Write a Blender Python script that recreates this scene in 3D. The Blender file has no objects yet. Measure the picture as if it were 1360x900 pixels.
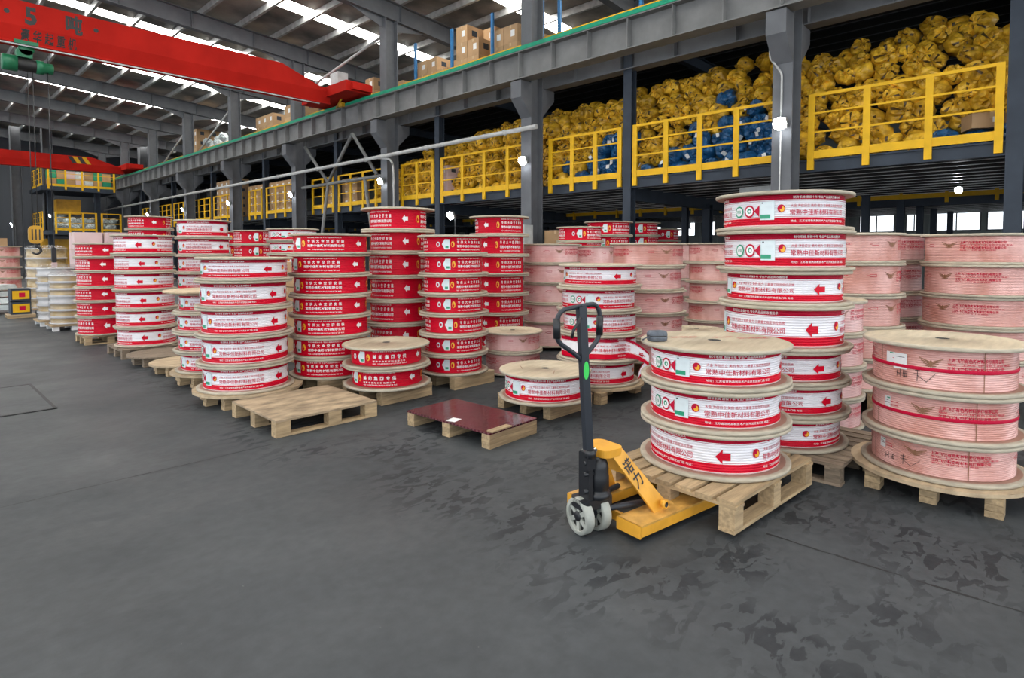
import bpy, math, random
from math import sin, cos, pi, radians, sqrt, atan2
from mathutils import Vector, Matrix, noise
random.seed(7)
C = bpy.context.scene.collection
SC = bpy.context.scene

# ------------------------------------------------------------------ camera, world, exposure
cd = bpy.data.cameras.new('camera'); cam = bpy.data.objects.new('camera', cd); C.objects.link(cam)
cam.location = (0, 0, 1.48)
cam.rotation_euler = (radians(90 - 2.5), 0, radians(-46.4))
cd.sensor_fit = 'HORIZONTAL'; cd.sensor_width = 36.0
cd.lens = 789.0 / 1360 * 36.0
cd.shift_y = -0.0592
cd.clip_end = 300
SC.camera = cam
W = bpy.data.worlds.new('overcast'); SC.world = W; W.use_nodes = True
bg = W.node_tree.nodes['Background']
bg.inputs['Color'].default_value = (0.86, 0.93, 1.0, 1)
bg.inputs['Strength'].default_value = 2.0
SC.view_settings.view_transform = 'Standard'
SC.view_settings.look = 'None'
SC.view_settings.exposure = 0.36
SC.view_settings.gamma = 1.0
SC.view_settings.use_curve_mapping = False
SKY_E = 13.0          # daylight glow of the translucent roof lights

# ------------------------------------------------------------------ materials
def mat(name, col, rough=.5, metal=0., var=.12, scale=6., bump=0., bscale=30., stretch=(1, 1, 1), rnd=0., col2=None,
        coat=0., emit=0., spec=.5, bstretch=None, sheen=0., lo=.35, hi=.65):
    m = bpy.data.materials.new(name); m.use_nodes = True
    nt = m.node_tree; N = nt.nodes; L = nt.links
    b = N['Principled BSDF']
    b.inputs['Roughness'].default_value = rough; b.inputs['Metallic'].default_value = metal
    b.inputs['Specular IOR Level'].default_value = spec
    if coat:
        b.inputs['Coat Weight'].default_value = coat; b.inputs['Coat Roughness'].default_value = .12
    if emit:
        b.inputs['Emission Color'].default_value = (*col, 1); b.inputs['Emission Strength'].default_value = emit
    tc = N.new('ShaderNodeTexCoord'); mp = N.new('ShaderNodeMapping'); mp.inputs['Scale'].default_value = stretch
    L.new(tc.outputs['Object'], mp.inputs['Vector'])
    nz = N.new('ShaderNodeTexNoise'); nz.inputs['Scale'].default_value = scale; nz.inputs['Detail'].default_value = 5
    L.new(mp.outputs['Vector'], nz.inputs['Vector'])
    cr = N.new('ShaderNodeValToRGB')
    a = tuple(min(1, c * (1 - var)) for c in col); d = tuple(min(1, c * (1 + var)) for c in (col2 or col))
    cr.color_ramp.elements[0].color = (*a, 1); cr.color_ramp.elements[1].color = (*d, 1)
    cr.color_ramp.elements[0].position = lo; cr.color_ramp.elements[1].position = hi
    L.new(nz.outputs['Fac'], cr.inputs['Fac'])
    out = cr.outputs['Color']
    if rnd:
        oi = N.new('ShaderNodeObjectInfo'); mr = N.new('ShaderNodeMapRange')
        mr.inputs['To Min'].default_value = 1 - rnd; mr.inputs['To Max'].default_value = 1 + rnd
        L.new(oi.outputs['Random'], mr.inputs['Value'])
        hs = N.new('ShaderNodeHueSaturation'); L.new(mr.outputs['Result'], hs.inputs['Value']); L.new(out, hs.inputs['Color'])
        out = hs.outputs['Color']
        ad = N.new('ShaderNodeVectorMath'); ad.operation = 'ADD'
        L.new(tc.outputs['Object'], ad.inputs[0]); sc = N.new('ShaderNodeVectorMath'); sc.operation = 'SCALE'
        cb = N.new('ShaderNodeCombineXYZ'); L.new(oi.outputs['Random'], cb.inputs[0]); L.new(oi.outputs['Random'], cb.inputs[1])
        L.new(cb.outputs[0], sc.inputs[0]); sc.inputs['Scale'].default_value = 37.
        L.new(sc.outputs[0], ad.inputs[1]); L.new(ad.outputs[0], mp.inputs['Vector'])
    L.new(out, b.inputs['Base Color'])
    if bump:
        mp2 = N.new('ShaderNodeMapping'); mp2.inputs['Scale'].default_value = bstretch or stretch
        L.new(tc.outputs['Object'], mp2.inputs['Vector'])
        n2 = N.new('ShaderNodeTexNoise'); n2.inputs['Scale'].default_value = bscale; n2.inputs['Detail'].default_value = 4
        L.new(mp2.outputs['Vector'], n2.inputs['Vector'])
        bp = N.new('ShaderNodeBump'); bp.inputs['Strength'].default_value = bump; bp.inputs['Distance'].default_value = .02
        L.new(n2.outputs['Fac'], bp.inputs['Height']); L.new(bp.outputs['Normal'], b.inputs['Normal'])
    return m

def emis(name, col, s):
    m = bpy.data.materials.new(name); m.use_nodes = True; nt = m.node_tree; nt.nodes.clear()
    e = nt.nodes.new('ShaderNodeEmission'); e.inputs['Color'].default_value = (*col, 1); e.inputs['Strength'].default_value = s
    o = nt.nodes.new('ShaderNodeOutputMaterial'); nt.links.new(e.outputs[0], o.inputs['Surface']); return m

MT = {}
MT['steel'] = mat('grey painted steel', (.125, .13, .14), .55, 0, .1, 3, spec=.2)
MT['steel_light'] = mat('pale grey steel', (.185, .185, .182), .55, 0, .12, 3, spec=.2)
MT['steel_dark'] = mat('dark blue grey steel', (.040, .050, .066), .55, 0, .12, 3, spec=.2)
MT['galv'] = mat('galvanised steel', (.46, .46, .45), .42, .45, .2, 5)
MT['deck'] = mat('galvanised decking highlight', (.62, .63, .63), .35, .45, .2, 6)
MT['roof'] = mat('foil faced roof sheet', (.15, .145, .135), .40, .35, .35, .9, .6, 3.0, (1, 1, 1), col2=(.27, .235, .20))
MT['skylight'] = emis('daylit translucent sheet', (1., .985, .93), SKY_E)
MT['yellow'] = mat('yellow railing paint', (.74, .42, .015), .5, 0, .08, 5, spec=.2)
MT['crane_red'] = mat('red crane paint', (.47, .018, .012), .6, 0, .1, 1.5, spec=.05)
MT['crane_or_shade'] = mat('crane black', (.02, .02, .02), .5)  # also painted shade: reel bores, deck slabs and joist webs
MT['green'] = mat('green conductor rail', (.012, .27, .15), .5, spec=.2)
MT['rust'] = mat('rusty rail steel', (.09, .05, .035), .6)
MT['wood'] = mat('pallet pine', (.40, .285, .16), .75, 0, .22, 5, .25, 30, (1, 10, 10), rnd=.16)
MT['wood_old'] = mat('weathered pallet wood', (.22, .165, .115), .8, 0, .3, 5, .3, 30, (1, 10, 10), rnd=.15)
MT['ply'] = mat('plywood sheet', (.45, .34, .215), .7, 0, .2, 3, .15, 20, (1, 5, 5), rnd=.06)
MT['ply_dirty'] = mat('scuffed plywood sheet', (.35, .26, .165), .75, 0, .4, 4, .2, 20, (1, 2.5, 2.5))
MT['flange'] = mat('reel board face', (.48, .395, .28), .7, 0, .12, 3.5, .12, 20, (1, 6, 6), rnd=.16)
MT['flange_rim'] = mat('reel board edge', (.44, .385, .295), .75, 0, .15, 10, .1, 40, (1, 1, 8), rnd=.08)
MT['kraft'] = mat('pinkish kraft lining', (.36, .21, .155), .7, 0, .1, 5, rnd=.06)
FB = dict(bump=.30, bscale=5., bstretch=(1., 1., 4.), rnd=.05)
MT['f_white'] = mat('white printed film', (.84, .82, .85), .24, 0, .035, 4, spec=.3, **FB)
MT['f_red'] = mat('red printed film', (.60, .004, .024), .22, 0, .05, 4, spec=.16, **FB)
MT['f_dark'] = mat('crimson printed film', (.44, .004, .03), .22, 0, .05, 4, spec=.16, **FB)
MT['f_edge'] = mat('pinkish film edge', (.72, .52, .52), .3, 0, .1, 4)
MT['f_pink'] = mat('pink film over copper tube', (.76, .40, .37), .26, 0, .08, 1.6, .35, 4.5, (1, 1, .4), col2=(.80, .54, .52), bstretch=(1, 1, 3), rnd=.05)
MT['f_copper'] = mat('copper tube under thin film', (.66, .31, .25), .27, 0, .10, 1.6, .35, 4.5, (1, 1, .4), col2=(.75, .45, .41), bstretch=(1, 1, 3), rnd=.05)
MT['groove'] = mat('copper tube groove', (.42, .17, .14), .5)
MT['p_red'] = mat('red print', (.52, .006, .04), .5, var=.02, spec=.15)
MT['p_white'] = mat('white print', (.85, .83, .84), .4, var=.02)
MT['p_green'] = mat('green print', (.02, .30, .16), .4, var=.02)
MT['p_yellow'] = mat('yellow print', (.85, .42, .02), .4, var=.02)
MT['p_black'] = mat('black print', (.02, .02, .022), .5, var=.02)
MT['p_brown'] = mat('brown print', (.26, .12, .06), .5, var=.05)
MT['sticker'] = mat('pale sticker', (.70, .78, .80), .45, var=.04)
MT['sack_y'] = mat('yellow plastic sack', (.47, .245, .012), .34, 0, .28, 6, .3, 14, col2=(.66, .39, .03), rnd=.22, spec=.35)
MT['sack_d'] = mat('painted sack fold shadow', (.07, .04, .012), .4)  # shadow in the knot folds, put in as a dark colour
MT['sack_b'] = mat('blue plastic sack', (.012, .085, .21), .30, 0, .25, 6, .3, 14, rnd=.2)
MT['sack_w'] = mat('pale plastic sack', (.55, .60, .60), .35, 0, .2, 5, .3, 14, rnd=.2)
MT['card'] = mat('brown corrugated card', (.42, .26, .13), .75, 0, .1, 3, rnd=.15)
MT['card_pink'] = mat('pale pinkish card', (.62, .46, .45), .7, 0, .06, 3, rnd=.08)
MT['card_tape'] = mat('parcel tape', (.50, .34, .18), .3)
MT['paper'] = mat('white paper label', (.75, .75, .74), .6, var=.03)
MT['blue'] = mat('blue rack paint', (.02, .16, .38), .45)
MT['truck_y'] = mat('orange yellow truck paint', (.72, .34, .03), .42, 0, .12, 7, .08, 30)
MT['truck_w'] = mat('worn yellow fork paint', (.58, .31, .07), .5, 0, .3, 9, .1, 40)
MT['black'] = mat('black moulded plastic', (.012, .013, .016), .38)
MT['black_m'] = mat('black painted tube', (.018, .022, .030), .42)
MT['chrome'] = mat('bright steel', (.6, .6, .6), .25, 1)
MT['wheel'] = mat('off white nylon wheel', (.36, .37, .33), .5, 0, .15, 12)
MT['neon'] = mat('bright green sticker', (.05, .62, .10), .4, var=.03)
MT['pouch'] = mat('grey fabric pouch', (.10, .115, .14), .6, 0, .15, 20, .2, 80)
MT['lampglass'] = emis('lit lamp', (.93, .97, 1.), 60.)
MT['pipe'] = mat('pale painted pipe', (.42, .42, .41), .45)
MT['hoist'] = mat('green hoist paint', (.012, .16, .07), .4)
MT['hook_y'] = mat('ochre hook block', (.52, .27, .01), .45)
MT['cabinet'] = mat('pale enamelled steel', (.50, .53, .52), .45)
MT['amber'] = mat('amber film wrapped coil', (.42, .24, .03), .22, 0, .3, 3, .3, 6, (1, 1, 3), col2=(.50, .36, .16))
MT['silver'] = mat('silvery film wrapped coil', (.58, .56, .56), .2, 0, .2, 3, .3, 6, (1, 1, 3))
MT['wallgrey'] = mat('dark end wall cladding', (.05, .055, .065), .6, 0, .15, 1, .6, 10, (1, 1, .01))
MT['wallgreen'] = mat('greenish cladding', (.26, .29, .28), .6, 0, .1, 1)
MT['red_board'] = mat('dark red film faced board', (.13, .012, .022), .16, 0, .55, 5, .12, 6, (1, 3, 1), col2=(.20, .035, .05))
MT['clear'] = None
def board_mat():
    m = MT['red_board']; nt = m.node_tree; N = nt.nodes; L = nt.links; b = N['Principled BSDF']
    tc = N.new('ShaderNodeTexCoord'); mp = N.new('ShaderNodeMapping'); mp.inputs['Rotation'].default_value = (0, 0, radians(45)); mp.inputs['Scale'].default_value = (1, 1, 1)
    L.new(tc.outputs['Object'], mp.inputs['Vector']); br = N.new('ShaderNodeTexBrick'); br.inputs['Scale'].default_value = 9.
    br.inputs['Color1'].default_value = (.035, .010, .012, 1); br.inputs['Color2'].default_value = (.085, .010, .020, 1); br.inputs['Mortar'].default_value = (.15, .06, .065, 1)
    br.inputs['Mortar Size'].default_value = .035; L.new(mp.outputs[0], br.inputs['Vector']); L.new(br.outputs['Color'], b.inputs['Base Color'])
board_mat()

def film_clear():
    m = bpy.data.materials.new('clear stretch film'); m.use_nodes = True; nt = m.node_tree; nt.nodes.clear()
    t = nt.nodes.new('ShaderNodeBsdfTransparent'); t.inputs[0].default_value = (.93, .93, .93, 1)
    g = nt.nodes.new('ShaderNodeBsdfGlossy'); g.inputs['Roughness'].default_value = .22; g.inputs[0].default_value = (.9, .9, .9, 1)
    d = nt.nodes.new('ShaderNodeBsdfDiffuse'); d.inputs[0].default_value = (.75, .74, .72, 1)
    n = nt.nodes.new('ShaderNodeTexNoise'); n.inputs['Scale'].default_value = 6
    tc = nt.nodes.new('ShaderNodeTexCoord'); nt.links.new(tc.outputs['Object'], n.inputs['Vector'])
    bp = nt.nodes.new('ShaderNodeBump'); bp.inputs['Strength'].default_value = .6; nt.links.new(n.outputs[0], bp.inputs['Height'])
    nt.links.new(bp.outputs[0], g.inputs['Normal'])
    mr = nt.nodes.new('ShaderNodeMapRange'); mr.inputs['From Min'].default_value = .4; mr.inputs['From Max'].default_value = .7
    mr.inputs['To Min'].default_value = .0; mr.inputs['To Max'].default_value = .12; nt.links.new(n.outputs[0], mr.inputs[0])
    a = nt.nodes.new('ShaderNodeMixShader'); nt.links.new(mr.outputs[0], a.inputs[0]); nt.links.new(t.outputs[0], a.inputs[1]); nt.links.new(d.outputs[0], a.inputs[2])
    x = nt.nodes.new('ShaderNodeMixShader'); x.inputs[0].default_value = .07; nt.links.new(a.outputs[0], x.inputs[1]); nt.links.new(g.outputs[0], x.inputs[2])
    o = nt.nodes.new('ShaderNodeOutputMaterial'); nt.links.new(x.outputs[0], o.inputs['Surface']); return m
MT['clear'] = film_clear()

def glass_mat():
    m = bpy.data.materials.new('window glass'); m.use_nodes = True; nt = m.node_tree; nt.nodes.clear()
    t = nt.nodes.new('ShaderNodeBsdfTransparent'); g = nt.nodes.new('ShaderNodeBsdfGlossy'); g.inputs['Roughness'].default_value = .05
    x = nt.nodes.new('ShaderNodeMixShader'); x.inputs[0].default_value = .06
    nt.links.new(t.outputs[0], x.inputs[1]); nt.links.new(g.outputs[0], x.inputs[2])
    o = nt.nodes.new('ShaderNodeOutputMaterial'); nt.links.new(x.outputs[0], o.inputs['Surface']); return m
MT['glass'] = glass_mat()

def floor_mat():
    m = bpy.data.materials.new('dark worn concrete'); m.use_nodes = True; nt = m.node_tree; N = nt.nodes; L = nt.links
    b = N['Principled BSDF']; tc = N.new('ShaderNodeTexCoord')
    def nz(scale, det=6, st=(1, 1, 1), dist=0.):
        mp = N.new('ShaderNodeMapping'); mp.inputs['Scale'].default_value = st; L.new(tc.outputs['Object'], mp.inputs['Vector'])
        n = N.new('ShaderNodeTexNoise'); n.inputs['Scale'].default_value = scale; n.inputs['Detail'].default_value = det
        n.inputs['Distortion'].default_value = dist; L.new(mp.outputs[0], n.inputs['Vector']); return n.outputs['Fac']
    def ramp(f, p0, c0, p1, c1):
        r = N.new('ShaderNodeValToRGB'); e = r.color_ramp.elements
        e[0].position = p0; e[0].color = (*c0, 1); e[1].position = p1; e[1].color = (*c1, 1); L.new(f, r.inputs[0]); return r.outputs[0]
    def mul(a, c, fac=1.):
        x = N.new('ShaderNodeMix'); x.data_type = 'RGBA'; x.blend_type = 'MULTIPLY'; x.inputs[0].default_value = fac
        L.new(a, x.inputs[6]); L.new(c, x.inputs[7]); return x.outputs[2]
    base = ramp(nz(1.1, 9), .36, (.047, .0515, .0555), .7, (.066, .071, .076))
    fine = ramp(nz(14, 8), .3, (.86, .86, .86), .7, (1.08, 1.08, 1.08))
    c = mul(base, fine)
    fl = ramp(nz(11., 12, (.7, 1.3, 1), .7), .51, (0, 0, 0), .545, (1, 1, 1))            # flaked, damp wear marks
    dn = ramp(nz(1.5, 5), .42, (.0, .0, .0), .58, (1, 1, 1))                                   # where they gather
    sx = N.new('ShaderNodeSeparateXYZ'); L.new(tc.outputs['Object'], sx.inputs[0])
    ax = N.new('ShaderNodeMath'); ax.operation = 'MULTIPLY_ADD'; L.new(nz(1.1, 5), ax.inputs[0]); ax.inputs[1].default_value = 1.1; L.new(sx.outputs['X'], ax.inputs[2])
    lane = N.new('ShaderNodeMapRange'); lane.interpolation_type = 'SMOOTHSTEP'; L.new(ax.outputs[0], lane.inputs[0])      # the worn lane beside the stacks
    lane.inputs['From Min'].default_value = 2.25; lane.inputs['From Max'].default_value = 2.6
    m1 = N.new('ShaderNodeMath'); m1.operation = 'MULTIPLY'; L.new(fl, m1.inputs[0]); L.new(dn, m1.inputs[1])
    m2 = N.new('ShaderNodeMath'); m2.operation = 'MULTIPLY'; L.new(m1.outputs[0], m2.inputs[0]); L.new(lane.outputs[0], m2.inputs[1])
    x = N.new('ShaderNodeMix'); x.data_type = 'RGBA'; L.new(m2.outputs[0], x.inputs[0]); L.new(c, x.inputs[6])
    dk = N.new('ShaderNodeMix'); dk.data_type = 'RGBA'; dk.blend_type = 'MULTIPLY'; dk.inputs[0].default_value = 1.; L.new(c, dk.inputs[6]); dk.inputs[7].default_value = (.44, .45, .48, 1)
    L.new(dk.outputs[2], x.inputs[7]); c = x.outputs[2]
    sm = ramp(nz(2.0, 8, (.6, 1.5, 1), 1.), .58, (1, 1, 1), .72, (.82, .82, .83)); c = mul(c, sm)
    sc = ramp(nz(3.5, 10, (1, .35, 1), .6), .66, (1, 1, 1), .80, (1.35, 1.34, 1.32)); c = mul(c, sc)
    sp = ramp(nz(38, 2), .76, (1, 1, 1), .80, (1.9, 1.85, 1.7)); c = mul(c, sp)
    L.new(c, b.inputs['Base Color'])
    rr = ramp(nz(1.3, 6), .3, (.50, .50, .50), .7, (.70, .70, .70)); L.new(rr, b.inputs['Roughness'])
    b.inputs['Specular IOR Level'].default_value = .25
    bp = N.new('ShaderNodeBump'); bp.inputs['Strength'].default_value = .12; bp.inputs['Distance'].default_value = .01
    L.new(nz(25, 8), bp.inputs['Height']); L.new(bp.outputs[0], b.inputs['Normal'])
    return m
MT['floor'] = floor_mat()
MT['joint'] = mat('floor joint filler', (.013, .013, .014), .7)

# ------------------------------------------------------------------ mesh helpers
class MB:
    def __init__(s): s.v = []; s.f = []; s.m = []; s.sm = []
    def quad(s, *p, m=0, smooth=False):
        n = len(s.v); s.v += [tuple(q) for q in p]; s.f.append(tuple(range(n, n + len(p)))); s.m.append(m); s.sm.append(smooth)
    def box(s, x0, y0, z0, x1, y1, z1, m=0, M=None, mtop=None, mx=None):
        P = [(x0, y0, z0), (x1, y0, z0), (x1, y1, z0), (x0, y1, z0), (x0, y0, z1), (x1, y0, z1), (x1, y1, z1), (x0, y1, z1)]
        if M is not None: P = [tuple(M @ Vector(p)) for p in P]
        n = len(s.v); s.v += P
        for i, q in enumerate([(0, 3, 2, 1), (4, 5, 6, 7), (0, 1, 5, 4), (1, 2, 6, 5), (2, 3, 7, 6), (3, 0, 4, 7)]):
            s.f.append(tuple(n + k for k in q)); s.sm.append(False)
            s.m.append(mtop if (mtop is not None and i == 1) else (mx if (mx is not None and i == 5) else m))
    def bar(s, p0, p1, w, h, m=0, up=(0, 0, 1)):
        p0 = Vector(p0); p1 = Vector(p1); d = (p1 - p0); l = d.length; d.normalize(); u = Vector(up)
        if abs(d.dot(u)) > .98: u = Vector((1, 0, 0))
        r = d.cross(u).normalized(); u = r.cross(d).normalized()
        M = Matrix((( d.x, r.x, u.x, p0.x), (d.y, r.y, u.y, p0.y), (d.z, r.z, u.z, p0.z), (0, 0, 0, 1)))
        s.box(0, -w / 2, -h / 2, l, w / 2, h / 2, m, M)
    def path(s, pts, r, n=8, m=0, cap=True, rs=None):
        pts = [Vector(p) for p in pts]; base = len(s.v); k = len(pts)
        prev = None
        for i, p in enumerate(pts):
            t = (pts[min(i + 1, k - 1)] - pts[max(i - 1, 0)]).normalized()
            if prev is None:
                a = Vector((0, 0, 1)) if abs(t.z) < .9 else Vector((1, 0, 0)); a = (a - t * a.dot(t)).normalized()
            else:
                a = (prev - t * prev.dot(t)).normalized()
            prev = a; b = t.cross(a); rr = rs[i] if rs else r
            for j in range(n):
                g = 2 * pi * j / n; s.v.append(tuple(p + (a * cos(g) + b * sin(g)) * rr))
        for i in range(k - 1):
            for j in range(n):
                q = (base + i * n + j, base + i * n + (j + 1) % n, base + (i + 1) * n + (j + 1) % n, base + (i + 1) * n + j)
                s.f.append(q); s.m.append(m); s.sm.append(True)
        if cap:
            s.f.append(tuple(base + j for j in reversed(range(n)))); s.m.append(m); s.sm.append(False)
            s.f.append(tuple(base + (k - 1) * n + j for j in range(n))); s.m.append(m); s.sm.append(False)
    def lathe(s, prof, n=48, mats=None, M=None, smooth=True, a0=0., a1=2 * pi):
        base = len(s.v); k = len(prof); full = abs(a1 - a0 - 2 * pi) < 1e-6; nn = n if full else n + 1
        for (r, z) in prof:
            for j in range(nn):
                g = a0 + (a1 - a0) * j / n; p = (r * cos(g), r * sin(g), z)
                s.v.append(tuple(M @ Vector(p)) if M is not None else p)
        for i in range(k - 1):
            for j in range(n):
                j2 = (j + 1) % nn
                s.f.append((base + i * nn + j, base + i * nn + j2, base + (i + 1) * nn + j2, base + (i + 1) * nn + j))
                s.m.append(mats[i] if mats else 0); s.sm.append(smooth)
    def prism(s, poly, fn0, fn1, m=0):
        n = len(s.v); k = len(poly); s.v += [fn0(*p) for p in poly] + [fn1(*p) for p in poly]
        s.f.append(tuple(n + i for i in reversed(range(k)))); s.m.append(m); s.sm.append(False)
        s.f.append(tuple(n + k + i for i in range(k))); s.m.append(m); s.sm.append(False)
        for i in range(k):
            j = (i + 1) % k; s.f.append((n + i, n + j, n + k + j, n + k + i)); s.m.append(m); s.sm.append(False)
    def mesh(s, name, *mats):
        me = bpy.data.meshes.new(name); me.from_pydata(s.v, [], s.f); me.update()
        for x in mats: me.materials.append(MT[x] if isinstance(x, str) else x)
        me.polygons.foreach_set('material_index', s.m); me.polygons.foreach_set('use_smooth', s.sm)
        return me

def ob(name, me, parent=None, loc=(0, 0, 0), rot=(0, 0, 0), scale=(1, 1, 1), **pr):
    o = bpy.data.objects.new(name, me); C.objects.link(o); o.location = loc; o.rotation_euler = rot; o.scale = scale
    if parent is not None: o.parent = parent
    for k, v in pr.items(): o[k] = v
    return o
def thing(name, label, cat, loc=(0, 0, 0), rz=0., group=None):
    o = ob(name, None, None, loc, (0, 0, rz)); o['label'] = label; o['category'] = cat
    if group: o['group'] = group
    return o
def tag(o, label, cat, group=None):
    o['label'] = label; o['category'] = cat
    if group: o['group'] = group
    return o
def st(name, me, label, cat='structure', parent=None, **k):
    o = ob(name, me, parent, **k)
    if parent is None: o['kind'] = 'structure'; o['label'] = label; o['category'] = cat
    return o
_bx = {}
def boxmesh(x, y, z, m):
    k = (round(x, 4), round(y, 4), round(z, 4), m)
    if k not in _bx:
        b = MB(); b.box(-x / 2, -y / 2, -z / 2, x / 2, y / 2, z / 2); _bx[k] = b.mesh('block', m)
    return _bx[k]
_uid = 0

# ------------------------------------------------------------------ text
def text_mesh(body, bold=0., res=2):
    c = bpy.data.curves.new('t', 'FONT'); c.body = body; c.resolution_u = res; c.offset = bold
    o = bpy.data.objects.new('t', c); C.objects.link(o); bpy.context.view_layer.update()
    m = bpy.data.meshes.new_from_object(o.evaluated_get(bpy.context.evaluated_depsgraph_get()))
    V = [v.co.copy() for v in m.vertices]; F = [tuple(p.vertices) for p in m.polygons]
    bpy.data.objects.remove(o); bpy.data.curves.remove(c); bpy.data.meshes.remove(m)
    x0 = min(v.x for v in V); x1 = max(v.x for v in V)
    return [((v.x - x0) / (x1 - x0), (v.y - .36) / .92) for v in V], F      # x in 0..1, y in -0.5..0.5 (ideograph box)
_txt = {}
def T(body, bold=0.):
    if (body, bold) not in _txt: _txt[(body, bold)] = text_mesh(body, bold)
    return _txt[(body, bold)]
RD = 1.008
def wrap_text(mb, body, a0, a1, zc, zh, m=0, bold=0., rd=RD):
    V, F = T(body, bold); n = len(mb.v)
    for (x, y) in V:
        g = radians(a0 + (a1 - a0) * x); mb.v.append((rd * cos(g), rd * sin(g), zc + y * zh))
    for f in F: mb.f.append(tuple(n + i for i in f)); mb.m.append(m); mb.sm.append(False)
def flat_text(mb, body, org, ux, uy, w, h, m=0, bold=0.):
    V, F = T(body, bold); n = len(mb.v); org = Vector(org); ux = Vector(ux); uy = Vector(uy)
    for (x, y) in V: mb.v.append(tuple(org + ux * (x * w) + uy * (y * h)))
    for f in F: mb.f.append(tuple(n + i for i in f)); mb.m.append(m); mb.sm.append(False)
def strips(mb, a0, a1, lo, hi, n=6, m=0, rd=RD):
    for i in range(n):
        u, v = i / n, (i + 1) / n; A = a0 + (a1 - a0) * u; B = a0 + (a1 - a0) * v
        def P(a, z): return (rd * cos(radians(a)), rd * sin(radians(a)), z)
        mb.quad(P(A, lo(u)), P(B, lo(v)), P(B, hi(v)), P(A, hi(u)), m=m)
def rect(mb, a0, a1, z0, z1, m=0, rd=RD): strips(mb, a0, a1, lambda u: z0, lambda u: z1, max(2, int(abs(a1 - a0) / 2.5) + 1), m, rd)
def disc(mb, ac, aw, zc, zh, m=0, rd=RD, n=12):
    f = lambda u: zh * sqrt(max(0, 1 - (2 * u - 1) ** 2))
    strips(mb, ac - aw, ac + aw, lambda u: zc - f(u), lambda u: zc + f(u), n, m, rd)
def arrow(mb, ac, hw, zc, zh, m=0):
    strips(mb, ac - hw, ac - hw * .05, lambda u: zc - zh * u, lambda u: zc + zh * u, 4, m)
    strips(mb, ac - hw * .05, ac + hw, lambda u: zc - zh * .5, lambda u: zc + zh * .5, 4, m)

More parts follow.
